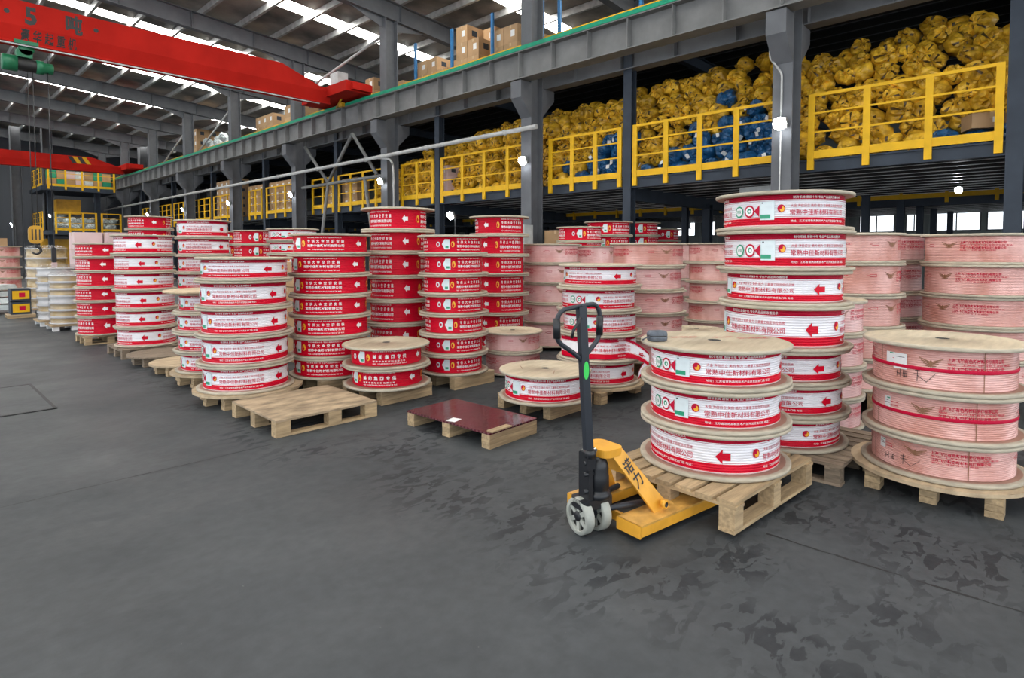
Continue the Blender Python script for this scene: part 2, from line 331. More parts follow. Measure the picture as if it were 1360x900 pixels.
CO = '常熟中佳新材料有限公司'
def reel_prints():
    R = {}
    # white film
    t = MB(); e = MB(); ar = MB(); s = MB()
    for p in range(3):
        o = 120 * p
        wrap_text(t, CO, o + 7.5, o + 66, .43, .175, 0, .006)
        wrap_text(t, '大金 海信日立 美的 格力 三菱重工指定供应品牌', o + 8, o + 66, .64, .095, 0, .002)
        wrap_text(t, '地址：江苏省常熟高新技术产业开发区金门路 电话：', o + 8, o + 66, .165, .07, 1, .004)
        wrap_text(t, '制冷系统 质保十年 专业产品品质改善技术', o + 10, o + 60, .905, .085, 1, .004)
        if p: continue
        disc(e, o, 3.5, .56, .125, 0); disc(e, o + .6, 2.1, .545, .085, 1, RD + .003)
        disc(e, o - .6, 1.5, .60, .06, 0, RD + .005, 8)
        arrow(ar, o + 91, 6.2, .48, .20)
    disc(s, -42, 5.2, .50, .19, 1); disc(s, -42, 3.9, .50, .14, 0, RD + .003); wrap_text(s, '环保', -44.6, -39.4, .50, .11, 1, .01, RD + .006)
    disc(s, -30, 5.4, .50, .20, 2); disc(s, -30, 4.0, .50, .145, 0, RD + .003); disc(s, -30, 2.2, .51, .08, 1, RD + .005); disc(s, -29.6, 1.1, .50, .04, 0, RD + .007)
    strips(s, -25, -19.8, lambda u: .50 - .19 * u, lambda u: .50 + .19 * u, 4, 2)
    rect(s, -19, -6, .21, .80, 3, RD + .002); rect(s, -19, -9.5, .25, .38, 1, RD + .005); rect(s, -17.5, -16, .73, .77, 4, RD + .005)
    R['white'] = dict(lettering=t.mesh('white_lettering', 'p_red', 'p_white'), emblem=e.mesh('white_emblem', 'p_red', 'p_yellow'),
                      arrow=ar.mesh('white_arrow', 'f_red'), sticker=s.mesh('white_sticker', 'p_white', 'p_green', 'p_red', 'sticker', 'p_black'))
    for kind, big, sub in (('red', '专  供  大  金  空  调  安  装', CO), ('redbig', '美  的  集  团  专  供', '常 熟 中 佳 新 材 料 有 限 公 司')):
        t = MB(); e = MB(); ar = MB(); s = MB()
        for p in range(3):
            o = 120 * p
            wrap_text(t, '制冷系统 质保十年 专业产品品质改善技术', o + 8, o + 60, .885, .075, 0, .01)
            if kind == 'red':
                wrap_text(t, big, o + 8, o + 64, .655, .185, 0, .02); wrap_text(t, sub, o + 8, o + 64, .385, .165, 0, .02)
            else:
                wrap_text(t, big, o + 8, o + 62, .56, .25, 0, .025); wrap_text(t, sub, o + 8, o + 60, .295, .10, 0, .02)
            wrap_text(t, '地址：江苏省常熟高新技术产业开发区金门路 电话：', o + 8, o + 64, .15, .075, 0, .01)
            if p: continue
            disc(e, o, 3.4, .52, .20, 0, n=10); disc(e, o - .6, 2.0, .50, .12, 1, RD + .003, 8); disc(e, o + 1.0, 1.2, .56, .06, 0, RD + .005, 6)
            arrow(ar, o + 91, 6.0, .52, .20)
        rect(s, -16, -6, .18, .86, 0); strips(s, -21, -16, lambda u: .52 - .30 * u, lambda u: .52 + .30 * u, 3, 0)
        rect(s, -14, -8, .26, .40, 1, RD + .004); disc(s, -29, 4., .52, .17, 0); disc(s, -29, 2.2, .52, .09, 2, RD + .004)
        R[kind] = dict(lettering=t.mesh(kind + '_lettering', 'p_white'), emblem=e.mesh(kind + '_emblem', 'p_yellow', 'f_red'),
                       arrow=ar.mesh(kind + '_arrow', 'p_white'), sticker=s.mesh(kind + '_sticker', 'sticker', 'p_green', 'p_red'))
    t = MB(); e = MB(); ar = MB()
    for p in range(3):
        o = 120 * p
        wrap_text(t, '上海飞轮有色新材料股份有限公司', o + 12, o + 58, .755, .105, 0, .02)
        wrap_text(t, '地址：上海市飞轮有色工业园 电话：', o + 12, o + 66, .655, .055, 0, .01)
        wrap_text(t, '江苏飞轮精密新材料科技有限公司', o + 12, o + 58, .545, .105, 0, .02)
        wrap_text(t, '地址：江苏省工业园区', o + 12, o + 48, .455, .05, 0, .01)
        if p: continue
        for sg in (-1, 1):                                  # spread wings, four feathers a side
            for k in range(4):
                strips(e, o + sg * .9, o + sg * (9.2 - 1.7 * k), lambda u, k=k: .655 - .036 * k + u * (.105 - .028 * k),
                       lambda u, k=k: .688 - .036 * k + u * (.095 - .028 * k), 4, 0)
        disc(e, o, 1.2, .63, .09, 0, n=6)
        for (a0, a1, z0, z1) in ((o + 90, o + 99, .60, .615), (o + 90, o + 99, .69, .705), (o + 98.6, o + 99, .60, .705), (o + 87, o + 90.3, .645, .66)): rect(ar, a0, a1, z0, z1)
    R['pink'] = dict(lettering=t.mesh('pink_lettering', 'p_red'), emblem=e.mesh('pink_emblem', 'p_brown'), arrow=ar.mesh('pink_arrow', 'p_red'))
    return R
PR = reel_prints()

# ------------------------------------------------------------------ reel meshes (unit size; scaled per reel)
FT = .024
def flange_mesh():
    b = MB(); n = 72
    b.lathe([(.045, 0), (.49, 0), (.5, .004), (.5, FT - .004), (.49, FT), (.455, FT)], n, [2, 1, 1, 1, 0])
    b.lathe([(.455, FT), (.045, FT), (.045, -.10)], n, [0, 3]); b.lathe([(.045, -.10), (0, -.10)], n, [3]); return b.mesh('reel_flange', 'flange', 'flange_rim', 'kraft', 'crane_or_shade')  # bore wall and floor coloured black to paint the shade inside
def flange_low_mesh():
    b = MB(); b.lathe([(.05, 0), (.49, 0), (.5, .004), (.5, FT - .004), (.49, FT), (.465, FT), (.05, FT), (.05, 0)], 72, [1, 1, 1, 1, 1, 2, 1]); return b.mesh('reel_flange_lower', 'flange', 'flange_rim', 'kraft')
FL = flange_mesh(); FLL = flange_low_mesh()
def winding(kind, nr=14):
    b = MB(); prof = []; mats = []
    K = 6
    for i in range(nr * K + 1):
        z = i / (nr * K); prof.append((1 - .011 * (1 - abs(sin(pi * nr * z))) ** 1.6, z))
    def mi(z):
        if kind == 'white':
            if z < .05: return 3
            if z < .27: return 1
            if z < .295: return 0
            if z < .308: return 1
            if z < .795: return 0
            if z < .808: return 2
            if z < .835: return 0
            return 2
        return 0
    for i in range(nr * K): mats.append(mi((i + .5) / (nr * K)))
    b.lathe(prof, 72, mats)
    if kind == 'white': return b.mesh('winding_white', 'f_white', 'f_red', 'f_dark', 'f_edge')
    if kind in ('red', 'redbig'): return b.mesh('winding_red', 'f_red')
    return b.mesh('winding_' + kind, 'f_pink' if kind == 'pink' else 'f_copper')
WD = {'white': winding('white'), 'red': winding('red', 12), 'pink': winding('pink', 18), 'copper': winding('copper', 18)}
WD['redbig'] = WD['red']; PR['copper'] = PR['pink']
tape = MB(); tape.lathe([(1.010, .44), (1.014, .45), (1.014, .52), (1.010, .53)], 64); TAPE = tape.mesh('tape_ring', 'p_red')
tg = MB(); rect(tg, -36, -29, .50, .82, 0); rect(tg, -33, -29.5, .76, .79, 1, RD + .003); rect(tg, -35.4, -31, .70, .715, 2, RD + .003); rect(tg, -35.4, -30, .64, .655, 2, RD + .003)
TAG = tg.mesh('paper_tag', 'paper', 'p_green', 'p_black')
tg = MB(); rect(tg, -40, -31, .50, .80, 0); rect(tg, -31.5, -19, .40, .80, 0, RD + .003); rect(tg, -36, -32, .76, .79, 1, RD + .003); rect(tg, -29, -21, .70, .715, 2, RD + .005)
TAG2 = tg.mesh('paper_tags', 'paper', 'p_green', 'p_black')
def scribble(pts):
    b = MB()
    for (a, z), (c, d) in zip(pts[:-1], pts[1:]):
        n = max(1, int(abs(c - a) / 3)); 
        for i in range(n):
            u, v = i / n, (i + 1) / n; A, Z0, B, Z1 = a + (c - a) * u, z + (d - z) * u, a + (c - a) * v, z + (d - z) * v
            P = lambda g, q: (RD * cos(radians(g)), RD * sin(radians(g)), q)
            dx, dz = (Z1 - Z0) * .0, .008
            if abs(B - A) < .6: b.quad(P(A - .25, Z0), P(A + .25, Z0), P(B + .25, Z1), P(B - .25, Z1))
            else: b.quad(P(A, Z0 - dz), P(B, Z1 - dz), P(B, Z1 + dz), P(A, Z0 + dz))
    return b
sb = scribble([(-28, .20), (-28, .36)]); 
for L_ in ([(-28, .28), (-25, .28)], [(-25, .18), (-25, .40)], [(-22, .38), (-22.3, .22), (-19, .22), (-18.8, .36), (-22, .37)], [(-20.4, .37), (-20.5, .22)],
           [(-22, .29), (-19, .30)], [(-12, .42), (-8, .44)], [(-13, .33), (-7, .35)], [(-10, .48), (-10.1, .15)], [(-10, .3), (-3, .16), (4, .40)]):
    q = scribble(L_); n = len(sb.v); sb.v += q.v; sb.f += [tuple(n + i for i in f) for f in q.f]; sb.m += q.m; sb.sm += q.sm
SCRIB = sb.mesh('scribble', 'p_black')

ORD = ['topmost', 'second', 'third', 'fourth', 'fifth', 'sixth', 'seventh', 'eighth', 'ninth']
KIND = {'white': 'white and red film reel', 'red': 'red film reel', 'redbig': 'red film reel with large characters', 'pink': 'pink film reel', 'copper': 'pinkish copper coil reel'}
def reel(x, y, z0, z1, D, ratio, kind, beta, label, group, sticker=True):
    phi = atan2(-y, -x) + radians(beta)
    t = thing('tube_reel', label, 'reel', (x, y, z0), phi, group)
    H = z1 - z0; hc = H - 2 * FT; rc = D / 2 * ratio
    ob('flange', FLL, t, scale=(D, D, 1)); ob('flange', FL, t, (0, 0, H - FT), scale=(D, D, 1))
    S = (rc, rc, hc); z = (0, 0, FT)
    ob('winding', WD[kind], t, z, scale=S)
    for k, me in PR[kind].items():
        if k == 'sticker' and not sticker: continue
        for p in range({'emblem': 3, 'arrow': 3 if kind in ('pink', 'copper') else 2}.get(k, 1)):
            q = ob(k, me, t, z, (0, 0, 2 * pi / 3 * p), S)
            if k == 'lettering': q['kind'] = 'stuff'
    return t
def stack(desc, x, y, D, zs, kind, beta, ratio=.86, group=None, kinds=None, betas=None, jit=.012, sticker=True, Ds=None):
    out = []; n = len(zs) - 1
    for i in range(n):                      # i = 0 lowest
        up = n - 1 - i
        k = kinds[i] if kinds else kind
        b = (betas[i] if betas else beta) + (random.uniform(-3, 3) if not betas else 0)
        lab = f'{KIND[k]}, {ORD[up]} ' + ('' if up == 0 else 'down ') + desc if n > 1 else f'{KIND[k]} {desc}'
        j = jit
        out.append(reel(x + random.uniform(-j, j), y + random.uniform(-j, j), zs[i], zs[i + 1] - .0005, (Ds[i] if Ds else D), ratio, k, b, lab, group or desc, sticker))
    return out

# ------------------------------------------------------------------ structure: floor, roof, columns, beams
fb = MB()
xs = [-14, 3.15 - .004, 3.15 + .004, 27]; ys = [-12, 4.49 - .004, 4.49 + .004, 16, 16.01, 52]
b = MB(); b.box(-14, -12, -.2, 27, 52, 0)
floor = st('floor', b.mesh('floor', 'floor'), 'dark grey worn concrete hall floor', 'floor')
j = MB()
def crack(p, q, w, n=40, amp=.006):
    p = Vector(p); q = Vector(q); d = (q - p); r = Vector((-d.y, d.x)).normalized()
    pts = [p + d * (i / n) + r * random.uniform(-amp, amp) for i in range(n + 1)]
    for a, c in zip(pts[:-1], pts[1:]):
        if random.random() < .12: continue
        ww = w * random.uniform(.4, 1.1)
        j.quad((*(a - r * ww), .0012), (*(c - r * ww), .0012), (*(c + r * ww), .0012), (*(a + r * ww), .0012))
crack((-2, 4.53), (2.1, 4.46), .007); crack((3.14, 1.2), (3.21, -1.0), .008); crack((3.15, 2.6), (3.17, 1.2), .004)
ob('floor_joint', j.mesh('floor_joint', 'joint'), floor)

ROOF_S = .07
def rz(x): return 8.45 + (10.6 - x) * ROOF_S
COLY = [3.66 + 5.78 * k for k in range(-2, 9)]
SKYY = [y + 3.2 for y in COLY if y + 3.2 < 51]
ceil = MB(); ceil.box(-14, 51.7, rz(0) + .8, -13.9, 51.75, rz(0) + .85)
ceiling = st('ceiling', ceil.mesh('ceiling', 'roof'), 'foil faced pitched metal roof on grey rafters', 'ceiling')
edges = [-12.]
for y in SKYY: edges += [y - .34, y + .34]
edges.append(52.)
def slope_slab(y0, y1, x0, x1, dz, th, m):
    b = MB(); P = lambda x, y, z: (x, y, rz(x) + z)
    n = len(b.v); b.v += [P(x0, y0, dz), P(x1, y0, dz), P(x1, y1, dz), P(x0, y1, dz), P(x0, y0, dz + th), P(x1, y0, dz + th), P(x1, y1, dz + th), P(x0, y1, dz + th)]
    for q in [(0, 3, 2, 1), (4, 5, 6, 7), (0, 1, 5, 4), (1, 2, 6, 5), (2, 3, 7, 6), (3, 0, 4, 7)]: b.f.append(q); b.m.append(0); b.sm.append(False)
    return b.mesh('slab', m)
for i in range(0, len(edges), 2): ob('roof_panel', slope_slab(edges[i], edges[i + 1], -14, 27, .77, .04, 'roof'), ceiling)
for y in SKYY: ob('skylight', slope_slab(y - .34, y + .34, -14, 24, .775, .02, 'skylight'), ceiling)
PURL = None
b = MB(); b.box(-.045, -12, 0, .045, 52, .012); b.box(-.045, -12, 0, -.033, 52, .2); b.box(-.045, -12, .19, .045, 52, .2); PURL = b.mesh('purlin', 'galv')
x = -13.4
while x < 26.5:
    ob('purlin', PURL, ceiling, (x, 0, rz(x) + .56)); x += 1.22
def ibeam(b, p0, p1, h, w, tf=.02, tw=.014):
    p0 = Vector(p0); p1 = Vector(p1); up = Vector((0, 0, 1))
    b.bar(p0 + up * (h / 2 - tf / 2), p1 + up * (h / 2 - tf / 2), w, tf); b.bar(p0 - up * (h / 2 - tf / 2), p1 - up * (h / 2 - tf / 2), w, tf); b.bar(p0, p1, tw, h - 2 * tf)
for y in COLY:
    b = MB(); ibeam(b, (-14, y, rz(-14) + .28), (27, y, rz(27) + .28), .55, .24)
    for k in range(20): 
        xx = -13 + 2 * k; b.box(xx - .006, y - .11, rz(xx) + .02, xx + .006, y + .11, rz(xx) + .53)
    # haunch at the column line
    b.prism([(9.2, rz(9.2) + .02), (10.4, rz(10.4) - .3), (10.8, rz(10.8) - .3), (12.0, rz(12) + .02)], lambda u, v: (u, y - .008, v), lambda u, v: (u, y + .008, v))
    ob('rafter', b.mesh('rafter', 'steel'), ceiling)

def hcol(b, x, y, z0, z1, d, w, tf=.022, tw=.015, m=0):
    b.box(x - d / 2, y - w / 2, z0, x - d / 2 + tf, y + w / 2, z1, m); b.box(x + d / 2 - tf, y - w / 2, z0, x + d / 2, y + w / 2, z1, m)
    b.box(x - d / 2 + tf, y - tw / 2, z0, x + d / 2 - tf, y + tw / 2, z1, m)
cm = MB(); hcol(cm, 0, 0, 0, 8.45, .42, .32); COLM = cm.mesh('column', 'steel')
bm_ = MB()
bm_.prism([(-.21, 4.62), (-.56, 5.02), (-.56, 5.40), (-.21, 5.40)], lambda u, v: (u, -.16, v), lambda u, v: (u, .16, v)); bm_.prism([(.21, 4.70), (.62, 5.10), (.62, 5.34), (.21, 5.34)], lambda u, v: (u, -.16, v), lambda u, v: (u, .16, v)); BRK = bm_.mesh('bracket', 'steel')
bp = MB(); bp.box(-.30, -.25, 0, .30, .25, .03); 
for sx in (-.25, .25):
    for sy in (-.2, .2): bp.path([(sx, sy, .03), (sx, sy, .07)], .014, 6)
BPL = bp.mesh('base_plate', 'steel')
for i, y in enumerate(COLY):
    if y < -4: continue
    c = st('column', COLM, f'grey steel column carrying the crane beam, bay {i}', 'column', loc=(10.6, y, 0))
    c['label'] = ['', 'grey column beyond the right edge of view', 'nearest grey steel column behind the tall white reel stack', 'grey steel column beside the pale cabinet',
                  'grey steel column behind the red reel stacks', 'grey column with the yellow staged sacks at its foot', 'grey column fifth along the crane beam', 'grey column sixth along the crane beam',
                  'grey column seventh along the crane beam', 'grey column eighth along the crane beam', 'farthest grey column by the end wall'][i]
    ob('bracket', BRK, c); ob('base_plate', BPL, c)

# crane runway beam
b = MB(); ibeam(b, (10.2, -8, 5.74), (10.2, 51, 5.74), .62, .34, .025, .016)
run = st('crane_runway_beam', b.mesh('crane_runway_beam', 'steel_light'), 'long grey stiffened crane beam with green conductor rail', 'beam')
sm = MB(); sm.box(-.155, -.008, -.29, -.01, .008, .285); STF = sm.mesh('stiffener', 'steel_light')
y = -6.
while y < 50: ob('stiffener', STF, run, (10.2, y, 5.74)); y += .96
b = MB(); b.box(10.02, -8, 6.052, 10.08, 51, 6.14); gr = ob('conductor_rail', b.mesh('conductor_rail', 'green'), run); gr['label'] = 'green conductor rail'
b = MB(); b.box(10.17, -8, 6.05, 10.24, 51, 6.19); ob('crane_rail', b.mesh('crane_rail', 'rust'), run)
# deck-edge beam behind it
b = MB(); ibeam(b, (11.05, -8, 5.68), (11.05, 51, 5.68), .66, .30, .025, .016)
eb = st('deck_edge_beam', b.mesh('deck_edge_beam', 'steel'), 'dark grey edge beam of the upper storage deck', 'beam')
sm = MB(); sm.box(-.14, -.008, -.30, -.01, .008, .30); STG = sm.mesh('stiffener', 'steel')
y = -5.3
while y < 40: ob('stiffener', STG, eb, (11.05, y, 5.68)); y += 1.25

# upper deck and lower mezzanine deck
def deck(name, z, x0, x1, label, th, y0=-8., y1=51., jm_='deck', sp=.55):
    b = MB(); b.box(x0, y0, z - .03, x1, y1, z); d = st(name, b.mesh(name, 'crane_or_shade'), label, 'deck')  # slab coloured black to paint the shade under the deck
    jm = MB(); jm.box(-.018, y0, -.16, .018, y1, -.15); jm.box(-.018, y0, -.15, -.012, y1, 0, 1); jm.box(-.03, y0, -.01, .03, y1, 0, 1); JM = jm.mesh('joist', jm_, 'crane_or_shade')  # lower lip pale as painted highlight, web and top black as painted shade
    x = x0 + .3
    while x < x1: ob('joist', JM, d, (x, 0, z - .031)); x += sp
    return d
d1 = deck('mezzanine_deck', 3.06, 11.1, 26.5, 'lower mezzanine deck on dark beams with highlights painted on its ribs', .2)
d2 = deck('upper_deck', 6.50, 11.1, 26.5, 'upper storage deck above the sacks', .2, jm_='steel')
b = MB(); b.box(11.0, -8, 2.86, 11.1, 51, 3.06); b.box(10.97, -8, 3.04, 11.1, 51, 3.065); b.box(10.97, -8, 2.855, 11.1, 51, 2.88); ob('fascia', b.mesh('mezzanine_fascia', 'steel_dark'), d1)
b = MB(); b.box(10.98, -8, 6.47, 11.0, 51, 6.615); k = ob('toe_board', b.mesh('toe_board', 'yellow'), d2); k['label'] = 'yellow toe board'
POSTY = [.69 - 6.2, .69, 7.04, 13.4, 19.0, 24.8, 30.6, 36.4, 42.2]
for dk, zt in ((d1, 2.87), (d2, 6.31)):
    for y in POSTY:
        b = MB(); ibeam(b, (11.1, y, zt - .12), (26.4, y, zt - .12), .30, .16); ob('cross_beam', b.mesh('cross_beam', 'steel_dark'), dk)
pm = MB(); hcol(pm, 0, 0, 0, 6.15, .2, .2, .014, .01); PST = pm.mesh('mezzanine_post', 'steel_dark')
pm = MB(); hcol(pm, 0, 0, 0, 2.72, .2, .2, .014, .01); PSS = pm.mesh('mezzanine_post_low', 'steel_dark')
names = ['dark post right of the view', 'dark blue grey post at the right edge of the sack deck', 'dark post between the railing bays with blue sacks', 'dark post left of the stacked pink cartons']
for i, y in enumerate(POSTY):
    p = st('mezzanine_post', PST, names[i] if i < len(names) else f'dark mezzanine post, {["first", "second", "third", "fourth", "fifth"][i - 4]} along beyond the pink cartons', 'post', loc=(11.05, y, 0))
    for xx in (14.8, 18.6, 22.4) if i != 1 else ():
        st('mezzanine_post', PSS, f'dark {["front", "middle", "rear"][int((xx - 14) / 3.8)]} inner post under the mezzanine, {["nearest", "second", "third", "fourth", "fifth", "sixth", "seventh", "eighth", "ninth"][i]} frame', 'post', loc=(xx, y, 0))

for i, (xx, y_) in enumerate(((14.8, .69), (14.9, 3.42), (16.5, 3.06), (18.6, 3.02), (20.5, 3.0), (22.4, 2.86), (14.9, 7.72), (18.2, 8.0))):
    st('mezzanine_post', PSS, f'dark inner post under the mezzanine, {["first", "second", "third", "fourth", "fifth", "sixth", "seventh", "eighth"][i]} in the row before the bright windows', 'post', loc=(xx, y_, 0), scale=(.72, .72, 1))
# inner yellow-edged deck line seen under the mezzanine
b = MB(); b.box(16.95, -6, 2.58, 17.0, 40, 2.86, 0); b.box(16.90, -6, 2.76, 16.95, 40, 2.87, 1)
y = -5.
while y < 40: b.box(16.87, y, 2.64, 16.95, y + .07, 2.90, 1); y += .9
ib = st('inner_beam', b.mesh('inner_beam', 'steel_dark', 'yellow'), 'yellow edged inner beam under the mezzanine', 'beam')
# walls
win = [(1.2, 2.35), (2.5, 3.9), (4.2, 4.75), (5.1, 6.3), (6.9, 7.6), (12.2, 12.9), (13.2, 14.2), (15.0, 16.2), (18, 20)]
b = MB(); prev = -12.
XW = 26.5
for (a, c) in win:
    b.box(XW, prev, 0, XW + .1, a, 9); b.box(XW, a, 0, XW + .1, c, 2.25); b.box(XW, a, 3.2, XW + .1, c, 9); prev = c
b.box(XW, prev, 0, XW + .1, 52, 9)
y = -11.9
while y < 40: 
    if not any(a - .08 < y < c + .02 for a, c in win): b.box(XW - .04, y, 0, XW, y + .07, 9)
    y += .30
wr = st('wall_right', b.mesh('wall_right', 'wallgreen'), 'grey green corrugated cladding wall with low windows', 'wall')
for i, (a, c) in enumerate(win):
    w = MB(); w.box(XW - .01, a, 2.25, XW + .03, c, 2.29); w.box(XW - .01, a, 3.16, XW + .03, c, 3.2)
    for yy in (a, (a + c) / 2 - .02, c - .04): w.box(XW - .01, yy, 2.29, XW + .03, yy + .04, 3.16)
    o = st(f'window_{i+1}', w.mesh('window_frame', 'steel'), f'{["first", "second", "third", "fourth", "fifth", "sixth", "seventh", "eighth", "ninth"][i]} bright low window from the right in the far wall', 'window')
    g = MB(); g.box(XW + .005, a, 2.29, XW + .01, c, 3.16); ob('pane', g.mesh('pane', 'glass'), o)
b = MB(); b.box(-14, 52, 0, 26.6, 52.2, 12.5)
st('wall_end', b.mesh('wall_end', 'wallgrey'), 'dark clad end wall of the hall', 'wall')
for i, xx in enumerate((4.15, 5.6, 7.0, 12.5, 16)):
    c = MB(); hcol(c, 0, 0, 0, 9.2, .5, .6); st('column', c.mesh('wind_column', 'steel'), f'grey end wall column {["with a lamp beside it", "above the ochre hook", "behind the stacked decks", "beyond the crane beam", "beyond the mezzanine"][i]}', 'column', loc=(xx, 46.5 + (i % 2), 0))

# ------------------------------------------------------------------ reels, stack by stack
def zl(a, b, n): return [a + (b - a) * i / n for i in range(n + 1)]
TRUCK_Z = .20
stack('on the pallet truck load', 3.54, 1.63, .895, [.20, .46, .70, .935], 'white', -14.6, .855, betas=[-83, -15, -14], jit=.004)
stack('in the tall white stack behind load', 4.50, 1.56, .90, [.14, .365, .59, .82, 1.12, 1.355, 1.63, 1.89], 'white', -62, .87,
      betas=[-95, -46, -54, -64, -56, -1, -1], Ds=[.90, .90, .90, .91, .88, .92, .92], jit=.012)
stack('in white stack behind the empty pallet', 2.47, 6.06, .91, [.14, .40, .68, .95, 1.21, 1.435], 'white', -46, .87, betas=[-44, -43, -50, -51, -61], jit=.008)
stack('alone on a low pallet left of the truck handle', 4.21, 3.58, .86, [.14, .40], 'white', -31, .87, jit=0)
stack('in the pair beside the empty pallet', 3.51, 5.12, .88, [.14, .35, .56], 'redbig', -30, .80, betas=[-49, -30], jit=.01)
stack('in the seven-high red stack behind', 3.38, 6.00, .88, zl(.145, 1.68, 7), 'red', -46, .89)
stack('in the slim stack right of pair', 4.43, 5.14, .79, [.14, .36, .575, .80, 1.02, 1.235, 1.46, 1.67], 'red', 0, .82)
stack('in the tallest red stack', 4.35, 6.08, .90, [.14, .36, .63, .91, 1.19, 1.48, 1.74, 2.01], 'red', -75, .76)
stack('in red stack behind the slim one', 6.23, 6.19, .88, [.05, .33, .60, .88, 1.16, 1.44, 1.73, 2.0], 'red', -125, .80)
stack('in the low pair left of the single white reel', 5.29, 5.03, .74, [.02, .29, .525], 'pink', 25, .90)
stack('in the white stack with loose torn film', 5.14, 3.64, .87, [.14, .39, .66, .89, 1.13, 1.36], 'white', -10, .86, betas=[-48, -18, -6, 0, -64], jit=.02)
stack('in far left white stack, dark pallet', 2.59, 9.89, .82, [.14, .41, .67, .94, 1.20, 1.45, 1.73], 'white', -98, .90)
stack('in the leftmost red stack', 2.48, 11.75, .84, [.14, .44, .69, .92, 1.17, 1.40, 1.63], 'red', -90, .92, kinds=['red'] * 6)
stack('in the half hidden white stack', 2.60, 7.24, .86, [.14, .37, .59, .81, 1.03], 'white', -50, .86)
stack('in the tall white stack far left', 3.72, 10.81, .88, [.14, .29, .57, .85, 1.14, 1.43, 1.725, 2.02], 'white', -48, .88)
stack('in the tall far left red stack', 3.74, 13.87, .88, zl(.14, 2.21, 8), 'red', -82, .86)
stack('in the first far middle red stack', 5.60, 14.28, .88, zl(.14, 1.96, 6), 'red', -10, .9)
stack('in the second far middle red stack', 5.49, 12.94, .88, zl(.14, 1.95, 6), 'red', 20, .9)
stack('in far white stack left of red', 4.90, 9.95, .88, zl(.14, 1.89, 8), 'white', -10, .9)
stack('in the pink stack right of the slim red one', 7.15, 5.97, .92, [.05, .41, .71, 1.01, 1.31, 1.61], 'pink', -100, .92)
stack('in the middle pink stack between two others', 8.10, 5.85, .78, zl(.05, 1.59, 5), 'pink', 60, .9)
stack('in the wide pink stack right of the torn film', 6.29, 3.75, .90, [.21, .49, .77, 1.04, 1.315, 1.59], 'pink', 30, .91, kinds=['pink', 'pink', 'pink', 'pink', 'copper'])
stack('in far red stack left of post', 8.75, 6.62, .87, zl(.10, 1.94, 7), 'red', 10, .88)
stack('in far red stack before post', 10.03, 6.87, .97, zl(.10, 2.09, 7), 'red', 0, .86)
stack('in far red stack past post', 11.84, 7.28, 1.0, zl(.08, 2.15, 7), 'red', 20, .86)
stack('in the farthest red stack past post', 12.98, 7.39, 1.02, zl(.08, 2.04, 7), 'red', 40, .86)
stack('in the copper stack left of the tall white one', 9.31, 4.33, .88, [.06, .38, .69, 1.01, 1.32, 1.63], 'copper', 35, .84)
stack('in the narrow gap before the copper stack', 10.04, 5.27, .86, zl(.06, 1.63, 5), 'pink', 30, .9)
stack('alone on the floor behind the truck load', 7.89, 3.89, .80, [.14, .40], 'pink', 0, .86, jit=0)
stack('in the stack right behind the tall white one', 5.60, 1.66, .79, [.0, .26, .52, .80, 1.08], 'pink', 35, .92)
stack('in copper stack behind right corner', 6.49, 1.59, .88, [.20, .49, .78, 1.08, 1.38, 1.66], 'copper', 52, .90)
stack('in stack peeping between copper stacks', 7.48, 1.57, .88, [.2, .5, .79, 1.06, 1.38, 1.67], 'pink', 15, .9)
stack('in the copper stack at the right edge', 7.09, .68, .90, [.2, .5, .80, 1.08, 1.37, 1.65], 'copper', -28, .92, betas=[-35, -35, -35, -35, -30, -22][:5])
sb = MB(); rect(sb, -.35, .35, 0, 1); STRAP = sb.mesh('strap', 'p_brown')
WS = stack('in the three-high stack in the right corner', 4.57, .60, .865, [.14, .375, .655, .94], 'copper', -15, .86, betas=[-19, -14, -8], jit=.003)
for i, r in enumerate(WS):
    w = [c for c in r.children if c.name.startswith('winding')][0]
    if i > 0:
        k = ob('red_tape', TAPE, r, w.location, scale=w.scale); k['label'] = 'red packing tape'
    k = ob('paper_tag', TAG2 if i == 2 else TAG, r, w.location, scale=w.scale); k['label'] = 'white paper tag'
    for sa in (-46, 40): ob('strap', STRAP, r, w.location, (0, 0, radians(sa)), w.scale)
    if i != 1: ob('handwriting', SCRIB, r, w.location, scale=w.scale)
# the torn, loose film on the second reel up of the torn stack
tf = [o for o in bpy.data.objects if o.get('label', '').startswith('white and red film reel, fourth down in the white stack with loose')][0]
b = MB(); cx, cy = 5.14, 3.64; phi = atan2(-cy, -cx); pts = []
R0 = .44 * .86 + .015
for i in range(15):
    a = phi + radians(-75 + 8.5 * i); d = .0 + .012 * sin(i * 1.3); pts.append((R0 * cos(a) + d * cos(a), R0 * sin(a) + d * sin(a), .0, 1.))
aE = pts[-1]
Er = Vector((5.17 - cx, 3.05 - cy)); S = Vector((pts[-1][0], pts[-1][1]))
for i in range(1, 8):
    u = i / 7; p = S.lerp(Er, u); pts.append((p.x, p.y, -.10 * u * u, 1 - .35 * u))
base = tf.location.copy()
nn = len(pts)
def ribbon(pts, z0, h):
    b = MB(); prof = [(0, 2), (.05, 1), (.27, 0), (.30, 1), (.315, 0), (.80, 2), (.815, 0), (.84, 2), (1., 2)]
    for (p, q) in zip(pts[:-1], pts[1:]):
        for (u, m), (v, _) in zip(prof[:-1], prof[1:]):
            f = lambda P, w: (P[0], P[1], z0 + P[2] + h * (.5 + (w - .5) * P[3]))
            b.quad(f(p, u), f(q, u), f(q, v), f(p, v), m=m, smooth=True)
    return b
rb = ribbon(pts, .03, .20)
tail = []
for i in range(7):
    u = i / 6; tail.append((Er.x - .05 * u + .012 * sin(u * 7), Er.y + .09 * u, -.10 - .17 * u, .65 - .25 * u))
